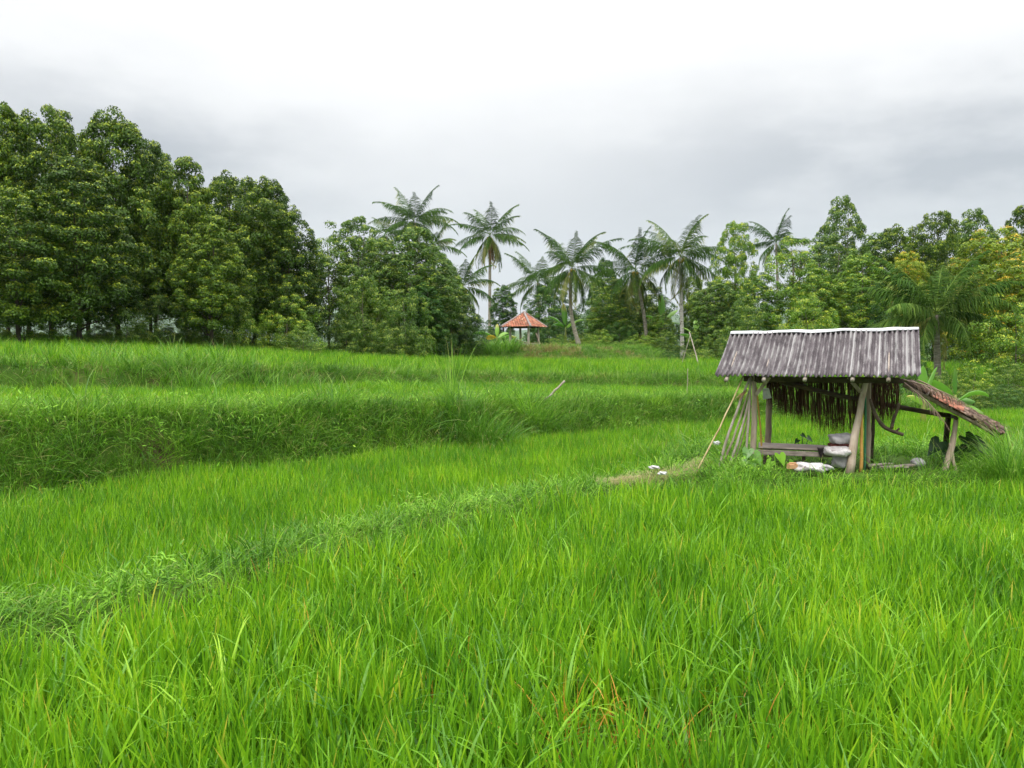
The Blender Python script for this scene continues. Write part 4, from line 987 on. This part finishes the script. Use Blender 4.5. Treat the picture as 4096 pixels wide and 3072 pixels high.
# sacks and other small things lying about
def crumple(nm, mat, c, size, label, cat, seed, flat=.5, res=14, parent=None, rot=0, group=None, sag=.0, fold=.12):
    rs = np.random.RandomState(seed); V = []; F = []; ph = rs.rand(12)*6.28
    for i in range(res+1):
        th = math.pi*i/res
        for j in range(res*2):
            f = 2*math.pi*j/(res*2); d = np.array([math.sin(th)*math.cos(f), math.sin(th)*math.sin(f), math.cos(th)])
            q = np.sign(d)*np.abs(d)**np.array([.75, .75, .9])
            r = 1+fold*(math.sin(5*d[0]+ph[0]+3*d[2])+.7*math.sin(9*d[1]+ph[1]+4*d[0])+.5*math.sin(15*d[0]-11*d[2]+ph[2])*.8)+rs.uniform(-.02, .02)
            p = q*r*np.array(size)/2; p[2] = max(p[2], -size[2]*.42)-sag*p[0]**2
            V.append(p)
    n2 = res*2
    for i in range(res):
        for j in range(n2): F.append((i*n2+j, i*n2+(j+1) % n2, (i+1)*n2+(j+1) % n2, (i+1)*n2+j))
    V = np.array(V); cr, sr = math.cos(rot), math.sin(rot); V = V@np.array([[cr, sr, 0], [-sr, cr, 0], [0, 0, 1]]); V = V+np.asarray(c)
    mb = MB(); mb.add(V, F); o = mb.build(nm, M[mat], None, (c[0], c[1], c[2]-size[2]*.42), True)
    return tag(o, label, cat, group)
zb = sp(3300, 1800, .8)[2]
c_ = sp(3350, 1806, .62); crumple('folded_sack', 'sack_white', c_+[0, 0, .0], (.47, .5, .17), 'white creased sack draped over the bench end beside the leaning post', 'sack', 1, rot=-.38, fold=.09)
c_ = sp(3362, 1846, .66); crumple('grey_sack', 'sack_grey', c_, (.30, .28, .24), 'grey sack hanging below the white one at the bench end', 'sack', 2, rot=-.4)
c_ = sp(3366, 1757, 1.0); crumple('grey_sack', 'sack_grey', c_, (.44, .42, .20), 'rounded grey sack lying on top of the dark maroon cloth', 'sack', 3, rot=-.2)
c_ = sp(3372, 1781, 1.0); crumple('maroon_cloth', 'maroon', c_, (.42, .42, .12), 'dark maroon cloth bundle squeezed between the grey and white sacks', 'cloth', 4, rot=-.2)
c_ = at(3236, 1868, 13.35); crumple('rice_sack', 'sack_white', c_+[0, 0, -.01], (.50, .40, .16), 'crumpled white sack with grey creases lying on the ground under the shed', 'sack', 5, rot=.1, fold=.14)
c_ = at(3300, 1868, 13.7); crumple('grey_sack', 'sack_grey', c_-[0, 0, .01], (.26, .24, .10), 'small flat grey sack on the ground right of the crumpled white one', 'sack', 6, rot=.2)
mb = MB(); c_ = at(3170, 1866, 13.3); mb.box(c_-[.07, 0, 0], c_+[.07, .03, 0], .10, .085); mb.box(c_-[.05, -.02, -.05], c_+[.06, .0, .05], .07, .03)
tag(mb.build('wood_block', M['cardboard'], None, c_), 'small reddish brown block beside the crumpled white ground sack', 'block')
mb = MB(); V = []
for i in range(9):
    s = i/8; wv = .085*(1-.55*s)+.02*(i == 0)
    for j in range(5): u = j/4-.5; p = sp(3284+u*2*wv*110, 1790+s*52, .66)+np.array([0, .02*math.sin(u*9+s*4)-.03*(1-abs(u)*2), 0]); V.append(p)
mb.add(V, np.array([(i*5+j, i*5+j+1, i*5+j+6, i*5+j+5) for i in range(8) for j in range(4)]))
M['black'] = solid_mat('black_cloth', [(.3, (.012, .009, .010)), (.7, (.045, .032, .035))], 8, 4)
tag(thick(mb.build('black_rag', M['black'], None, sp(3284, 1842, .66), True), .02), 'black rag hung over the bench rail beside the white sack', 'rag')
mb = MB(); V = [sp(3050, 1552, 1.3), sp(3075, 1553, 1.3), sp(3086, 1592, 1.32), sp(3052, 1598, 1.26)]
dth = np.array([.15, .35, 0])*.04; V = V+[v_+dth for v_ in V]
mb.add(V, [(0, 1, 2, 3), (7, 6, 5, 4), (0, 4, 5, 1), (1, 5, 6, 2), (2, 6, 7, 3), (3, 7, 4, 0)])
tag(mb.build('plastic_can', M['plastic'], None, sp(3068, 1598, 1.3)), 'translucent white plastic can hung from the left beam of the shed', 'can')
# debris right of the posts
c_ = at(3560, 1866, 13.75)
mb = MB(); rs = np.random.RandomState(5)
mb.box(c_+[-.32, .1, -.02], c_+[.30, .0, .0], .16, .03); mb.box(c_+[-.2, -.12, -.0], c_+[.42, .06, .02], .12, .03); mb.box(c_+[-.35, -.05, .03], c_+[.1, .16, .03], .09, .025)
tag(mb.build('scrap_planks', M['plank'], None, c_-[0, 0, .05]), 'scrap planks lying on the ground behind the rice, right of the leaning post', 'planks')
crumple('stone', 'sack_grey', at(3672, 1850, 13.9), (.22, .2, .15), 'grey stone among weeds between the scrap planks and forked post', 'stone', 8, fold=.05)

# poles standing against the shed
def lone(nm, mat, a, b, r0, r1, label, cat='pole', group=None, bend=.02, seed=0, ring=True):
    b = grounded(a, b); mb = MB(); pole(mb, a, b, r0, r1, bend=bend, seed=seed, wob=.04)
    if ring:
        k = int(np.linalg.norm(b-a)/.28); 
        for i in range(1, k):
            s = i/k; p = a+(b-a)*s; q = np.cross(b-a, [0, 1, .2]); q /= np.linalg.norm(q); p = p+q*bend*math.sin(s*math.pi); t = (b-a)/np.linalg.norm(b-a); r_ = (r0+(r1-r0)*s)
            mb.tube([p-t*.007, p, p+t*.007], [r_*1.0, r_*1.22, r_*1.0], 9, 0)
    return tag(mb.build(nm, M[mat], None, b, True), label, cat, group)
GP = 'poles leaning against the shed'
lone('bamboo_pole', 'bamboo', sp(2974, 1505, .25), sp(2831, 1795, -.35), .011, .015, 'thin yellow bamboo pole leaning widest out from the left eave', group=GP, seed=1)
lone('wooden_pole', 'bamboo_grey', sp(2999, 1512, .35), sp(2900, 1800, .1), .019, .027, 'grey pole leaning just inside the thin yellow bamboo', group=GP, seed=2, bend=-.03)
lone('wooden_pole', 'wood', sp(2996, 1560, .42), sp(2912, 1800, .22), .014, .020, 'thin brown pole crossing close behind the outer grey pole', group=GP, seed=3)
lone('wooden_pole', 'bamboo_grey', sp(3001, 1580, .42), sp(2936, 1800, .2), .018, .026, 'grey knotty pole, middle one of the leaning bundle', group=GP, seed=4, bend=.02)
lone('wooden_pole', 'wood', sp(3003, 1620, .50), sp(2952, 1800, .4), .010, .014, 'thin short stick low in the leaning bundle', group=GP, seed=5)
lone('wooden_pole', 'bamboo_grey', sp(3004, 1508, .40), sp(2984, 1795, .35), .020, .022, 'nearly upright pale grey pole next to the left front post', group=GP, seed=6, bend=.01)
lone('bamboo_pole', 'bamboo_orange', sp(3025, 1550, .80), sp(3040, 1760, .9), .014, .017, 'orange bamboo standing behind the left front post', group=GP, seed=7)
lone('bamboo_pole', 'bamboo_orange', sp(3446, 1640, .66), sp(3443, 1874, .62), .026, .030, 'thick orange yellow bamboo beside the leaning log post', group=GP, seed=8, bend=.01)
lone('bamboo_pole', 'green_pole', sp(3459, 1560, .74), sp(3458, 1870, .72), .018, .020, 'dark green pole between the orange bamboo and the dark post', group=GP, seed=9, bend=.01)
mb = MB(); rs = np.random.RandomState(9); a = sp(2990, 1560, .3)
base = np.repeat(a[None], 14, 0)+rs.normal(0, .01, (14, 3)); blades(mb, base, rs.normal(3.6, .3, 14), rs.uniform(1.9, 2.3, 14), rs.uniform(.22, .42, 14), rs.uniform(.012, .025, 14), rs.uniform(.1, .5, 14), 5, rs)
tag(mb.build('dry_leaf_bundle', M['palm_dry'], None, a), 'bundle of dry leaves caught among the leaning poles', 'dry leaves')

# dry palm leaf fringe hung inside
rs = np.random.RandomState(12); mb = MB(); N_ = 640
tip = [(3060, 1628), (3100, 1640), (3130, 1668), (3165, 1668), (3172, 1684), (3230, 1692), (3262, 1722), (3330, 1738), (3375, 1742), (3430, 1745), (3440, 1690), (3500, 1670), (3540, 1704), (3565, 1690), (3600, 1660)]
for i in range(N_):
    px_ = rs.uniform(3066, 3592); ye = interp(px_, tip)-abs(rs.normal(0, 24))-(12 if rs.rand() < .4 else 0); d_ = 1.72+rs.normal(0, .04)
    a = sp(px_, 1530+rs.uniform(-2, 3), d_); b = sp(px_+rs.normal(6, 7), ye+14, d_); wd_ = rs.uniform(.004, .014)
    sw = rs.normal(0, .02); K = 7; V = []
    for j in range(K+1):
        s = j/K; p = a+(b-a)*s+np.array([sw*math.sin(s*3), .02*math.sin(s*5+i), 0]); w2 = wd_*(1 if s < .5 else (1.05-s)*2)*.5
        V += [p-[w2, 0, 0], p+[w2, -.3*w2, 0]]
    mb.add(V, np.array([(2*j, 2*j+1, 2*j+3, 2*j+2) for j in range(K)]), rs.rand(), .5, 0)
for i in range(150):   # split ends
    px_ = rs.uniform(3080, 3590); ye = interp(px_, tip); d_ = 1.72+rs.normal(0, .04); a = sp(px_, ye-rs.uniform(40, 90), d_); b = sp(px_+rs.normal(0, 16), ye+rs.uniform(-14, 16), d_)
    w2 = .0035; mb.add([a-[w2, 0, 0], a+[w2, 0, 0], b+[w2*.3, 0, 0], b-[w2*.3, 0, 0]], np.array([(0, 1, 2, 3)]), rs.rand(), .5, 0)
M['fringe'] = leaf_mat('dry_fringe', (.035, .016, .010), (.075, .036, .022), (.15, .085, .05), None, 0, .12, .7, .15, .3, .5)
fo = sp(3330, 1530, 1.72)
tag(mb.build('palm_leaf_fringe', M['fringe'], None, fo), 'ragged curtain of dark dry palm leaves hanging inside the shed', 'thatch curtain')

# curved wooden plough hanging by the tie pole
pr_ = empty('wooden_plough', sp(3600, 1735, .6), 'curved dark wooden plough hanging below the long tie pole', 'plough'); po = sp(3600, 1735, .6)
def curve_part(nm, pix, rad, d_):
    mb = MB(); P0 = np.array(pix, float); k = 14; tt = np.linspace(0, len(P0)-1, k)
    pp = [sp(np.interp(t, range(len(P0)), P0[:, 0]), np.interp(t, range(len(P0)), P0[:, 1]), d_) for t in tt]
    pp = np.array(pp); 
    for _ in range(2): pp[1:-1] = (pp[:-2]+2*pp[1:-1]+pp[2:])/4
    mb.tube(pp, np.interp(np.linspace(0, 1, k), np.linspace(0, 1, len(rad)), rad), 8, .05, 3); mb.build(nm, M['wood_dark'], pr_, po, True)
curve_part('beam', [(3480, 1596), (3490, 1632), (3508, 1672), (3530, 1705), (3560, 1722), (3614, 1739)], [.026, .03, .034, .036, .03, .028], .6)
curve_part('handle', [(3596, 1612), (3590, 1640), (3574, 1675), (3566, 1714)], [.024, .026, .028, .03], .6)
curve_part('peg', [(3584, 1726), (3594, 1716), (3599, 1714)], [.015, .016, .018], .6)

# lean-to roof on the right
A, B, A2, B2 = at(3604, 1532, 13.55), at(3992, 1744, 13.85), at(3622, 1514, 15.0), at(4022, 1723, 15.3)
lb_ = (B+B2)/2*[1, 1, 0]; lt = empty('lean_to_roof', (7.8, 14.4, gz(7.8, 14.4)), 'sagging lean-to roof of tiles and dry leaves sloping down from the shed', 'lean-to'); lo_ = np.array([7.8, 14.4, gz(7.8, 14.4)])
nrm = np.cross(B-A, A2-A); nrm /= np.linalg.norm(nrm); nrm *= np.sign(nrm[2])
def q4(u, v, h=0): return A*(1-u)*(1-v)+B*u*(1-v)+A2*(1-u)*v+B2*u*v+nrm*h
for v in (0.02, .35, .68, .97):
    mb = MB(); pole(mb, q4(.03, v, -.01), q4(1.0, v, -.01), .034, .03, seed=int(v*100), bend=.01); mb.build('rafter', M['wood' if v < .1 else 'wood_dark'], lt, lo_, True)
for u in (.25, .5, .75, .97):
    mb = MB(); pole(mb, q4(u, -.02, .035), q4(u, 1.02, .035), .018, seed=int(u*100)); mb.build('batten', M['bamboo_grey'], lt, lo_, True)
rs = np.random.RandomState(4); mb = MB()
for i in range(420):
    u, v = rs.uniform(.02, .98), rs.uniform(-.04, 1.0); p = q4(u, v, .05+rs.uniform(0, .05)); d = (B-A)/np.linalg.norm(B-A)*rs.uniform(.15, .4)+np.array([0, rs.normal(0, .08), rs.normal(-.01, .02)])
    s_ = np.cross(d, nrm); s_ /= np.linalg.norm(s_); w2 = rs.uniform(.008, .03); mb.add([p-s_*w2, p+s_*w2, p+d+s_*w2*.4, p+d-s_*w2*.4], np.array([(0, 1, 2, 3)]), rs.rand(), .5, 0)
mb.build('leaf_layer', M['fringe'], lt, lo_)
M['tile_old'] = solid_mat('mossy_old_tiles', [(.3, (.07, .05, .04)), (.5, (.17, .12, .09)), (.7, (.34, .22, .16))], 9, 5, second=(6, (.33, .12, .06), .58, .70))
for nm_, mt_, r0_, r1_ in (('tiles', 'tile', 0, 5), ('tiles', 'tile_old', 5, 13)):
    mb = MB(); nc = 8
    for r in range(r0_, r1_):
        for c0 in range(nc):
            if rs.rand() < (.10 if r < 5 else .22): continue
            u0 = .30+r*.053; v0 = .0+c0/nc; V = []; tl = rs.normal(0, .007); sk = rs.normal(0, .012)
            for e in (0, 1):
                for j in range(5):
                    V.append(q4(u0+e*.075+sk, v0+j/4*(1.05/nc), .055+.018*math.sin(j/4*math.pi)+.014*e+tl))
            V += [x_-nrm*.010 for x_ in V]
            fs = [(j, j+1, 6+j, 5+j) for j in range(4)]+[(15+j, 16+j, 11+j, 10+j) for j in range(4)]+[(j+1, j, 10+j, 11+j) for j in range(4)]+[(5+j, 6+j, 16+j, 15+j) for j in range(4)]+[(0, 5, 15, 10), (9, 4, 14, 19)]
            mb.add(V, fs, float(np.clip(rs.normal(.5, .2), 0, 1)))
    mb.build(nm_, M[mt_], lt, lo_)
dd = {'rib': [], 'leaf': MB()}
for (p0, az, el, L_) in ((q4(.0, .1, .06), -.25, -.25, 1.3), (q4(.05, .5, .07), -.1, -.45, 1.5), (q4(.02, .0, .03), -.55, -.65, 1.05), (q4(.1, .8, .1), .0, -.4, 1.2)):
    frond(dd, p0, az, el, L_, rs, .35, nl=26, ll=.8, hang=1.3, cw=.02)
for p_, r_ in dd['rib']: dd['leaf'].tube(p_, [x_*.4 for x_ in r_], 4, 0)
M['frond_grey'] = leaf_mat('withered_frond', (.17, .10, .07), (.30, .20, .15), (.45, .34, .27), None, 0, .2)
dl = MB(); dl.v, dl.n, dl.a = dd['leaf'].v, dd['leaf'].n, dd['leaf'].a; dl.f = [[tuple(q) for q in f_] for f_ in dd['leaf'].f]
tag(dl.build('dry_palm_frond', M['frond_grey'], None, q4(0, .1)), 'withered grey brown palm fronds spilling over the shed end onto the lean-to', 'dry fronds')
def lpart(nm, mat, a, b, r0, r1, seed=0, bend=0, gnd=True):
    mb = MB(); b2 = grounded(a, b) if gnd else b; pole(mb, a, b2, r0, r1, seed=seed, bend=bend, wob=.09); mb.build(nm, M[mat], lt, lo_, True)
lpart('post', 'wood_pale', at(3826, 1668, 14.0), at(3784, 1862, 13.9), .038, .058, 1, .03)
lpart('post', 'wood_pale', at(3800, 1772, 13.95), at(3817, 1852, 13.9), .022, .026, 2)
lpart('post', 'wood_dark', at(3794, 1660, 14.9), at(3780, 1800, 15.0), .05, .05, 3)
lpart('crossbeam', 'wood_dark', at(3826, 1672, 13.85), at(3790, 1658, 15.2), .035, .03, 4, 0, False)

# ------------------------------------------------------------------ large leaved plants
def heart(mb, c, size, nrm, dirn, rnd, cup=.15):
    nrm = np.asarray(nrm, float); nrm /= np.linalg.norm(nrm); d = np.asarray(dirn, float); d = d-nrm*np.dot(d, nrm); d /= np.linalg.norm(d); s = np.cross(nrm, d)
    out = [(-.18, 0), (-.42, .22), (-.38, .42), (-.1, .5), (.25, .38), (.6, .18), (1.0, 0), (.6, -.18), (.25, -.38), (-.1, -.5), (-.38, -.42), (-.42, -.22)]
    V = [np.array(c)]+[np.array(c)+size*(x*d+y*s-cup*(x*x*.8-abs(y)*.9)*nrm) for x, y in out]
    mb.add(V, np.array([(0, i+1, (i+1) % 12+1) for i in range(12)]), rnd, .2, 0)
def taro(label, base, leaves, mat, seed, stalk='grass_tall'):
    base = np.array(base, float); base[2] = gz(base[0], base[1]); rs = np.random.RandomState(seed)
    rt = empty('taro_plant', base, label, 'taro plant'); 
    for (dx_, dz2, size, nx_, dirx) in leaves:
        c = base+np.array([dx_, rs.uniform(-.1, .1), dz2]); mb = MB(); heart(mb, c, size, (nx_, -.75, .55), (dirx, -.2, -.6), rs.rand()); mb.build('leaf', M[mat], rt, base)
        mb = MB(); mb.tube([base+[dx_*.1, 0, -.02], base*.5+c*.5+[0, .03, .08*dz2], c], [.012, .009, .006], 5); mb.build('stalk', M[mat], rt, base, True)
taro('dark broad leaved taro plant under the low end of the lean-to', at(3840, 1850, 14.5), [(-.42, .40, .30, -.4, -.7), (-.28, .30, .28, -.2, -.3), (.10, .48, .34, .1, .3), (.28, .40, .36, .3, .5), (.45, .30, .34, .5, .8), (.0, .28, .30, 0, .1), (.35, .18, .3, .2, .4), (-.15, .22, .26, -.2, -.5)], 'taro', 1)
taro('pale green taro plant at the feet of the leaning poles', at(3003, 1860, 13.9), [(-.06, .34, .20, -.2, -.2), (.08, .26, .24, .1, .3), (.02, .18, .2, 0, 0), (-.14, .16, .18, -.3, -.4)], 'banana', 2)
taro('dark green taro plant growing in front of the bench rail', at(3122, 1860, 13.8), [(.0, .26, .20, .1, .1), (.16, .14, .17, .3, .5), (-.15, .14, .16, -.3, -.5)], 'grass_cool', 3)
taro('small dark sprig behind the bench', at(3216, 1830, 15.6), [(.0, .44, .10, .1, .6), (.12, .38, .12, .3, .8), (-.12, .34, .10, -.3, -.6)], 'taro', 4)

# ------------------------------------------------------------------ tall grass tufts one can tell apart
def tuft(label, px, pb, Y, nb, rad, L, W, tilt, curl, mat, seed, z=None, group='tall grass tufts on the terrace banks', sx=1.0, nm='grass_tuft'):
    b = at(px, pb, Y); base = np.array([b[0], Y, gz(b[0], Y) if z is None else z]); rs = np.random.RandomState(seed); mb = MB()
    th = rs.rand(nb)*6.283; rr = rad*np.sqrt(rs.rand(nb)); bx = base[0]+rr*np.cos(th)*sx; by = base[1]+rr*np.sin(th)*.7
    bs = np.stack([bx, by, ground(bx, by)-.02], 1); az = th+rs.normal(0, 1.0, nb)
    blades(mb, bs, az, np.abs(rs.normal(tilt[0], tilt[1], nb))*(.4+.9*rr/rad), rs.uniform(L[0], L[1], nb), rs.uniform(W[0], W[1], nb), rs.uniform(curl[0], curl[1], nb), 6, rs)
    return tag(mb.build(nm, M[mat], None, base), label, 'tall grass', group)
tuft('largest arching grass tuft bulging from the first bank left of the bamboo stake', 1915, 1740, 18.9, 1300, .70, (.8, 1.65), (.013, .023), (.42, .22), (.5, 1.9), 'grass_tall', 1)
tuft('spiky upright reed blades standing above the largest arching tuft', 1806, 1620, 19.5, 30, .12, (1.3, 2.1), (.016, .026), (.10, .08), (.05, .5), 'grass_tall', 2)
tuft('dark green tuft just right of the largest arching one', 2130, 1720, 20.5, 600, .55, (.8, 1.4), (.014, .022), (.5, .25), (.6, 1.7), 'grass_cool', 3)
tuft('tall pale tuft on the upper left bank under the broad clove tree', 760, 1470, 20.9, 300, .75, (.6, 1.25), (.012, .022), (.3, .2), (.2, 1.6), 'grass_tall', 4)
tuft('wide row of tall grass on the upper left bank right of the pale tuft', 1000, 1480, 22.5, 420, 1.3, (.5, 1.1), (.013, .022), (.25, .2), (.2, 1.6), 'grass_tall', 5, sx=1.6)
tuft('tuft leaning over the upper bank near the left edge', 420, 1440, 20.2, 200, .9, (.5, .95), (.012, .020), (.3, .2), (.4, 1.3), 'grass_tall', 6)
tuft('bluish broad bladed tuft on the upper bank left of the largest arching one', 1620, 1540, 25.5, 420, .9, (.4, .75), (.016, .026), (.5, .25), (.6, 1.6), 'grass_cool', 7, sx=1.6)
tuft('dark tuft on the mound below the gazebo', 2010, 1420, 55, 420, 1.2, (.8, 1.5), (.03, .05), (.3, .2), (.5, 1.5), 'grass_tall', 8)
tuft('tall bright grass tuft at the right edge beside the lean-to', 4075, 1840, 12.9, 420, .36, (.7, 1.35), (.010, .019), (.28, .18), (.4, 1.5), 'grass_tall', 9)
tuft('lower arching tuft between the lean-to and the right edge', 3960, 1880, 13.3, 260, .35, (.35, .75), (.009, .016), (.5, .25), (.8, 1.9), 'grass_cool', 10)
tuft('long bladed grass tuft at the left end of the middle paddy', 30, 1990, 10.3, 160, .5, (.6, .95), (.010, .017), (.3, .2), (.5, 1.5), 'grass_cool', 11)
tuft('bluish tuft with broad leaves low on the first bank', 1150, 1650, 16.4, 220, .42, (.3, .62), (.014, .024), (.6, .25), (.6, 1.6), 'grass_cool', 12)

# stakes
def stake(label, a, b, r, mat, seed, nm='bamboo_stake', group=None):
    return lone(nm, mat, np.array(a), np.array(b), r, r*1.15, label, 'stake', group, bend=.01, seed=seed, ring=False)
stake('pale bamboo stake tilted over the first bank right of the grass tufts', at(2259, 1524, 21.8), at(2197, 1582, 21.6), .027, 'bamboo_grey', 1)
stake('thin upright stick on the second terrace left of the shed', at(2751, 1474, 27), at(2748, 1560, 27), .011, 'bamboo_grey', 2, 'stick')
stake('long pale bean pole leaning at the edge of the wood left of the shed roof', at(2757, 1327, 48), at(2795, 1462, 47), .03, 'bamboo_grey', 3, 'bean_pole')
stake('thin pole crossing behind the long pale bean pole', at(2762, 1336, 49), at(2740, 1410, 49), .018, 'bamboo_grey', 4, 'bean_pole')

# litter on the path
crumple('plastic_bag', 'sack_grey', at(2618, 1874, 13.4)+[0, 0, .02], (.17, .15, .05), 'flattened grey plastic bag lying on the straw footpath', 'bag', 21, fold=.16)
crumple('plastic_bag', 'plastic', at(2650, 1893, 12.95)+[0, 0, .0], (.13, .09, .05), 'crumpled white plastic bag at the rice edge of the footpath', 'bag', 22, fold=.2)
crumple('plastic_bag', 'plastic', at(2866, 1790, 15.0)+[0, 0, .08], (.12, .1, .07), 'small pale plastic scrap near the foot of the yellow bamboo', 'bag', 23, fold=.2)

# ------------------------------------------------------------------ gazebo on the mound
GC = np.array([.9, 60.1, gz(.9, 60.1)]); gaz = empty('gazebo', GC, 'small gazebo with an orange tiled pyramid roof and pale posts on the mound', 'gazebo')
cs = [np.array([.43, -1.65]), np.array([1.65, .43]), np.array([-.43, 1.65]), np.array([-1.65, -.43])]
ze = 3.80; apex = np.array([GC[0], GC[1], 4.88]); cor = [np.array([GC[0]+c_[0]*1.03, GC[1]+c_[1]*1.03, ze-.02]) for c_ in cs]
rs = np.random.RandomState(3)
for k in range(4):
    a, b = cor[k], cor[(k+1) % 4]; mb = MB(); nr = 11; fn = np.cross(b-a, apex-a); fn /= np.linalg.norm(fn); fn *= np.sign(fn[2]); L_ = np.linalg.norm(b-a)
    for r in range(nr):
        v0, v1 = r/nr, min(1, (r+1.25)/nr); wrow = L_*(1-v0); ncol = max(1, round(wrow/.20))
        for c0 in range(ncol):
            V = []; lift = rs.uniform(0, .02)
            for e, v in enumerate((v0, v1)):
                lft = a*(1-v)+apex*v; rgt = b*(1-v)+apex*v
                lf0 = a*(1-v0)+apex*v0; rg0 = b*(1-v0)+apex*v0; up_ = (apex-(a+b)/2)*(v-v0)
                for j in range(5):
                    u = (c0+j/4*1.02)/ncol; p = lf0+(rg0-lf0)*u+up_
                    # keep the tile inside its face
                    V.append(p+fn*(.045*math.sin(j/4*math.pi)+(.035 if e == 0 else 0)+lift+.012))
            mid_u = (c0+.5)/ncol
            if mid_u < .06*r/nr or mid_u > 1-.06*r/nr: pass
            V += [x_-fn*.02 for x_ in V]
            fs = [(j, j+1, 6+j, 5+j) for j in range(4)]+[(15+j, 16+j, 11+j, 10+j) for j in range(4)]+[(j+1, j, 10+j, 11+j) for j in range(4)]
            mb.add(V, fs, np.clip(rs.normal(.55, .25), 0, 1))
    mb.build('roof', M['tile'], gaz, GC)
    mb = MB(); pts_ = [cor[k]*(1-s)+apex*s+np.array([0, 0, .05-.02*math.sin(s*math.pi)]) for s in np.linspace(-.02, 1, 12)]; mb.tube(pts_, [.085+.012*(i % 2) for i in range(12)], 8, .08, k); mb.build('hip_cap', M['hip'], gaz, GC, True)
    f_ = .72 if k == 0 else .64
    pt = np.array([GC[0]+cs[k][0]*f_, GC[1]+cs[k][1]*f_]); g_ = gz(*pt)
    mb = MB(); pole(mb, (pt[0], pt[1], ze+.12), (pt[0]+.02*k, pt[1], g_-.1), .085, .10, seed=k, wob=.06); mb.build('post', M['concrete'], gaz, GC, True)
    q = np.array([GC[0]+cs[(k+1) % 4][0]*.66, GC[1]+cs[(k+1) % 4][1]*.66]); mb = MB(); mb.box((pt[0], pt[1], ze-.0), (q[0], q[1], ze-.0), .09, .12); mb.build('ring_beam', M['wood_dark'], gaz, GC)
    mb = MB(); mb.box((q[0], q[1], ze+.08), apex-[0, 0, .08], .06, .08); mb.build('rafter', M['wood_dark'], gaz, GC)
mb = MB(); mb.tube([apex-[0, 0, .05], apex+[0, 0, .08], apex+[0, 0, .13]], [.13, .11, .03], 8, .05); mb.build('finial', M['hip'], gaz, GC, True)
dz0 = 2.62
mb = MB(); rs = np.random.RandomState(8)
dvx = (cs[1]-cs[0]); dvx = dvx/np.linalg.norm(dvx); dvy = np.array([-dvx[1], dvx[0]])
for k in range(7):
    o_ = -.72+k*.24; a = GC[:2]+dvy*o_-dvx*.78; b = GC[:2]+dvy*o_+dvx*.75; mb.box((a[0], a[1], dz0+rs.uniform(-.01, .01)), (b[0], b[1], dz0+rs.uniform(-.01, .01)), .2, .03, rnd=rs.rand())
M['deck'] = solid_mat('reddish_boards', [(.3, (.20, .10, .06)), (.6, (.36, .20, .13)), (.8, (.45, .30, .2))], 6, 4, (.3, 1, 1))
mb.build('floor', M['deck'], gaz, GC)
for sgn in (-.8, .8):
    mb = MB(); a = GC[:2]+dvy*sgn-dvx*.8; b = GC[:2]+dvy*sgn+dvx*.8; mb.box((a[0], a[1], dz0-.06), (b[0], b[1], dz0-.06), .06, .09); mb.build('floor_beam', M['concrete'], gaz, GC)
tag(lone('plank', 'wood', at(2143, 1332, 59.6), at(2161, 1386, 59.2), .06, .06, 'plank propped steeply against the right post of the gazebo', 'plank', 'planks leaning at the gazebo', ring=False), None)
tag(lone('plank', 'wood', at(2062, 1358, 59.5), at(2172, 1392, 58.5), .035, .035, 'long thin plank sloping across the gazebo to the grass', 'plank', 'planks leaning at the gazebo', ring=False), None)

# ------------------------------------------------------------------ house glimpsed far behind
hc = at(2328, 1330, 122); HC = np.array([hc[0], 122., gz(hc[0], 122)]); hs = empty('house', HC, 'small pale house with a reddish roof glimpsed behind the curved palm foot', 'house')
mb = MB(); w2, d2_, h2 = 1.5, 1.6, 1.6; x0, y0, z0_ = HC
for a, b in (((-w2, -d2_), (w2, -d2_)), ((w2, -d2_), (w2, d2_)), ((w2, d2_), (-w2, d2_)), ((-w2, d2_), (-w2, -d2_))):
    mb.box((x0+a[0], y0+a[1], z0_+h2/2-.2), (x0+b[0], y0+b[1], z0_+h2/2-.2), .16, h2+.4)
mb.build('wall', M['wall'], hs, HC)
mb = MB(); e = .5; zr = z0_+h2+.55
V = [(x0-w2-e, y0-d2_-e, z0_+h2-.1), (x0+w2+e, y0-d2_-e, z0_+h2-.1), (x0+w2+e, y0, zr), (x0-w2-e, y0, zr), (x0-w2-e, y0+d2_+e, z0_+h2-.1), (x0+w2+e, y0+d2_+e, z0_+h2-.1)]
mb.add(V, [(0, 1, 2, 3), (3, 2, 5, 4)], .6); thick(mb.build('roof', M['tile'], hs, HC), .12)
mb = MB(); mb.box((x0-.5, y0-d2_-.1, z0_+.8), (x0+.4, y0-d2_-.1, z0_+.8), .06, 1.6); mb.build('door', M['wood_dark'], hs, HC)

# ------------------------------------------------------------------ haze
mb = MB(); lo3, hi3 = np.array([-3300, -3300, -60.]), np.array([3300, 3300, 420.])
V = [(x_, y_, z_) for z_ in (lo3[2], hi3[2]) for y_ in (lo3[1], hi3[1]) for x_ in (lo3[0], hi3[0])]
mb.add(V, [(0, 2, 3, 1), (4, 5, 7, 6), (0, 1, 5, 4), (2, 6, 7, 3), (0, 4, 6, 2), (1, 3, 7, 5)])
m = bpy.data.materials.new('haze_air'); m.use_nodes = True; m.node_tree.nodes.clear()
pv = m.node_tree.nodes.new('ShaderNodeVolumePrincipled'); pv.inputs['Color'].default_value = (.78, .88, 1, 1); pv.inputs['Density'].default_value = 0.00007
ov = m.node_tree.nodes.new('ShaderNodeOutputMaterial'); m.node_tree.links.new(pv.outputs[0], ov.inputs['Volume'])
tag(mb.build('haze', m), 'thin bluish haze in front of the distant hills', kind='stuff')
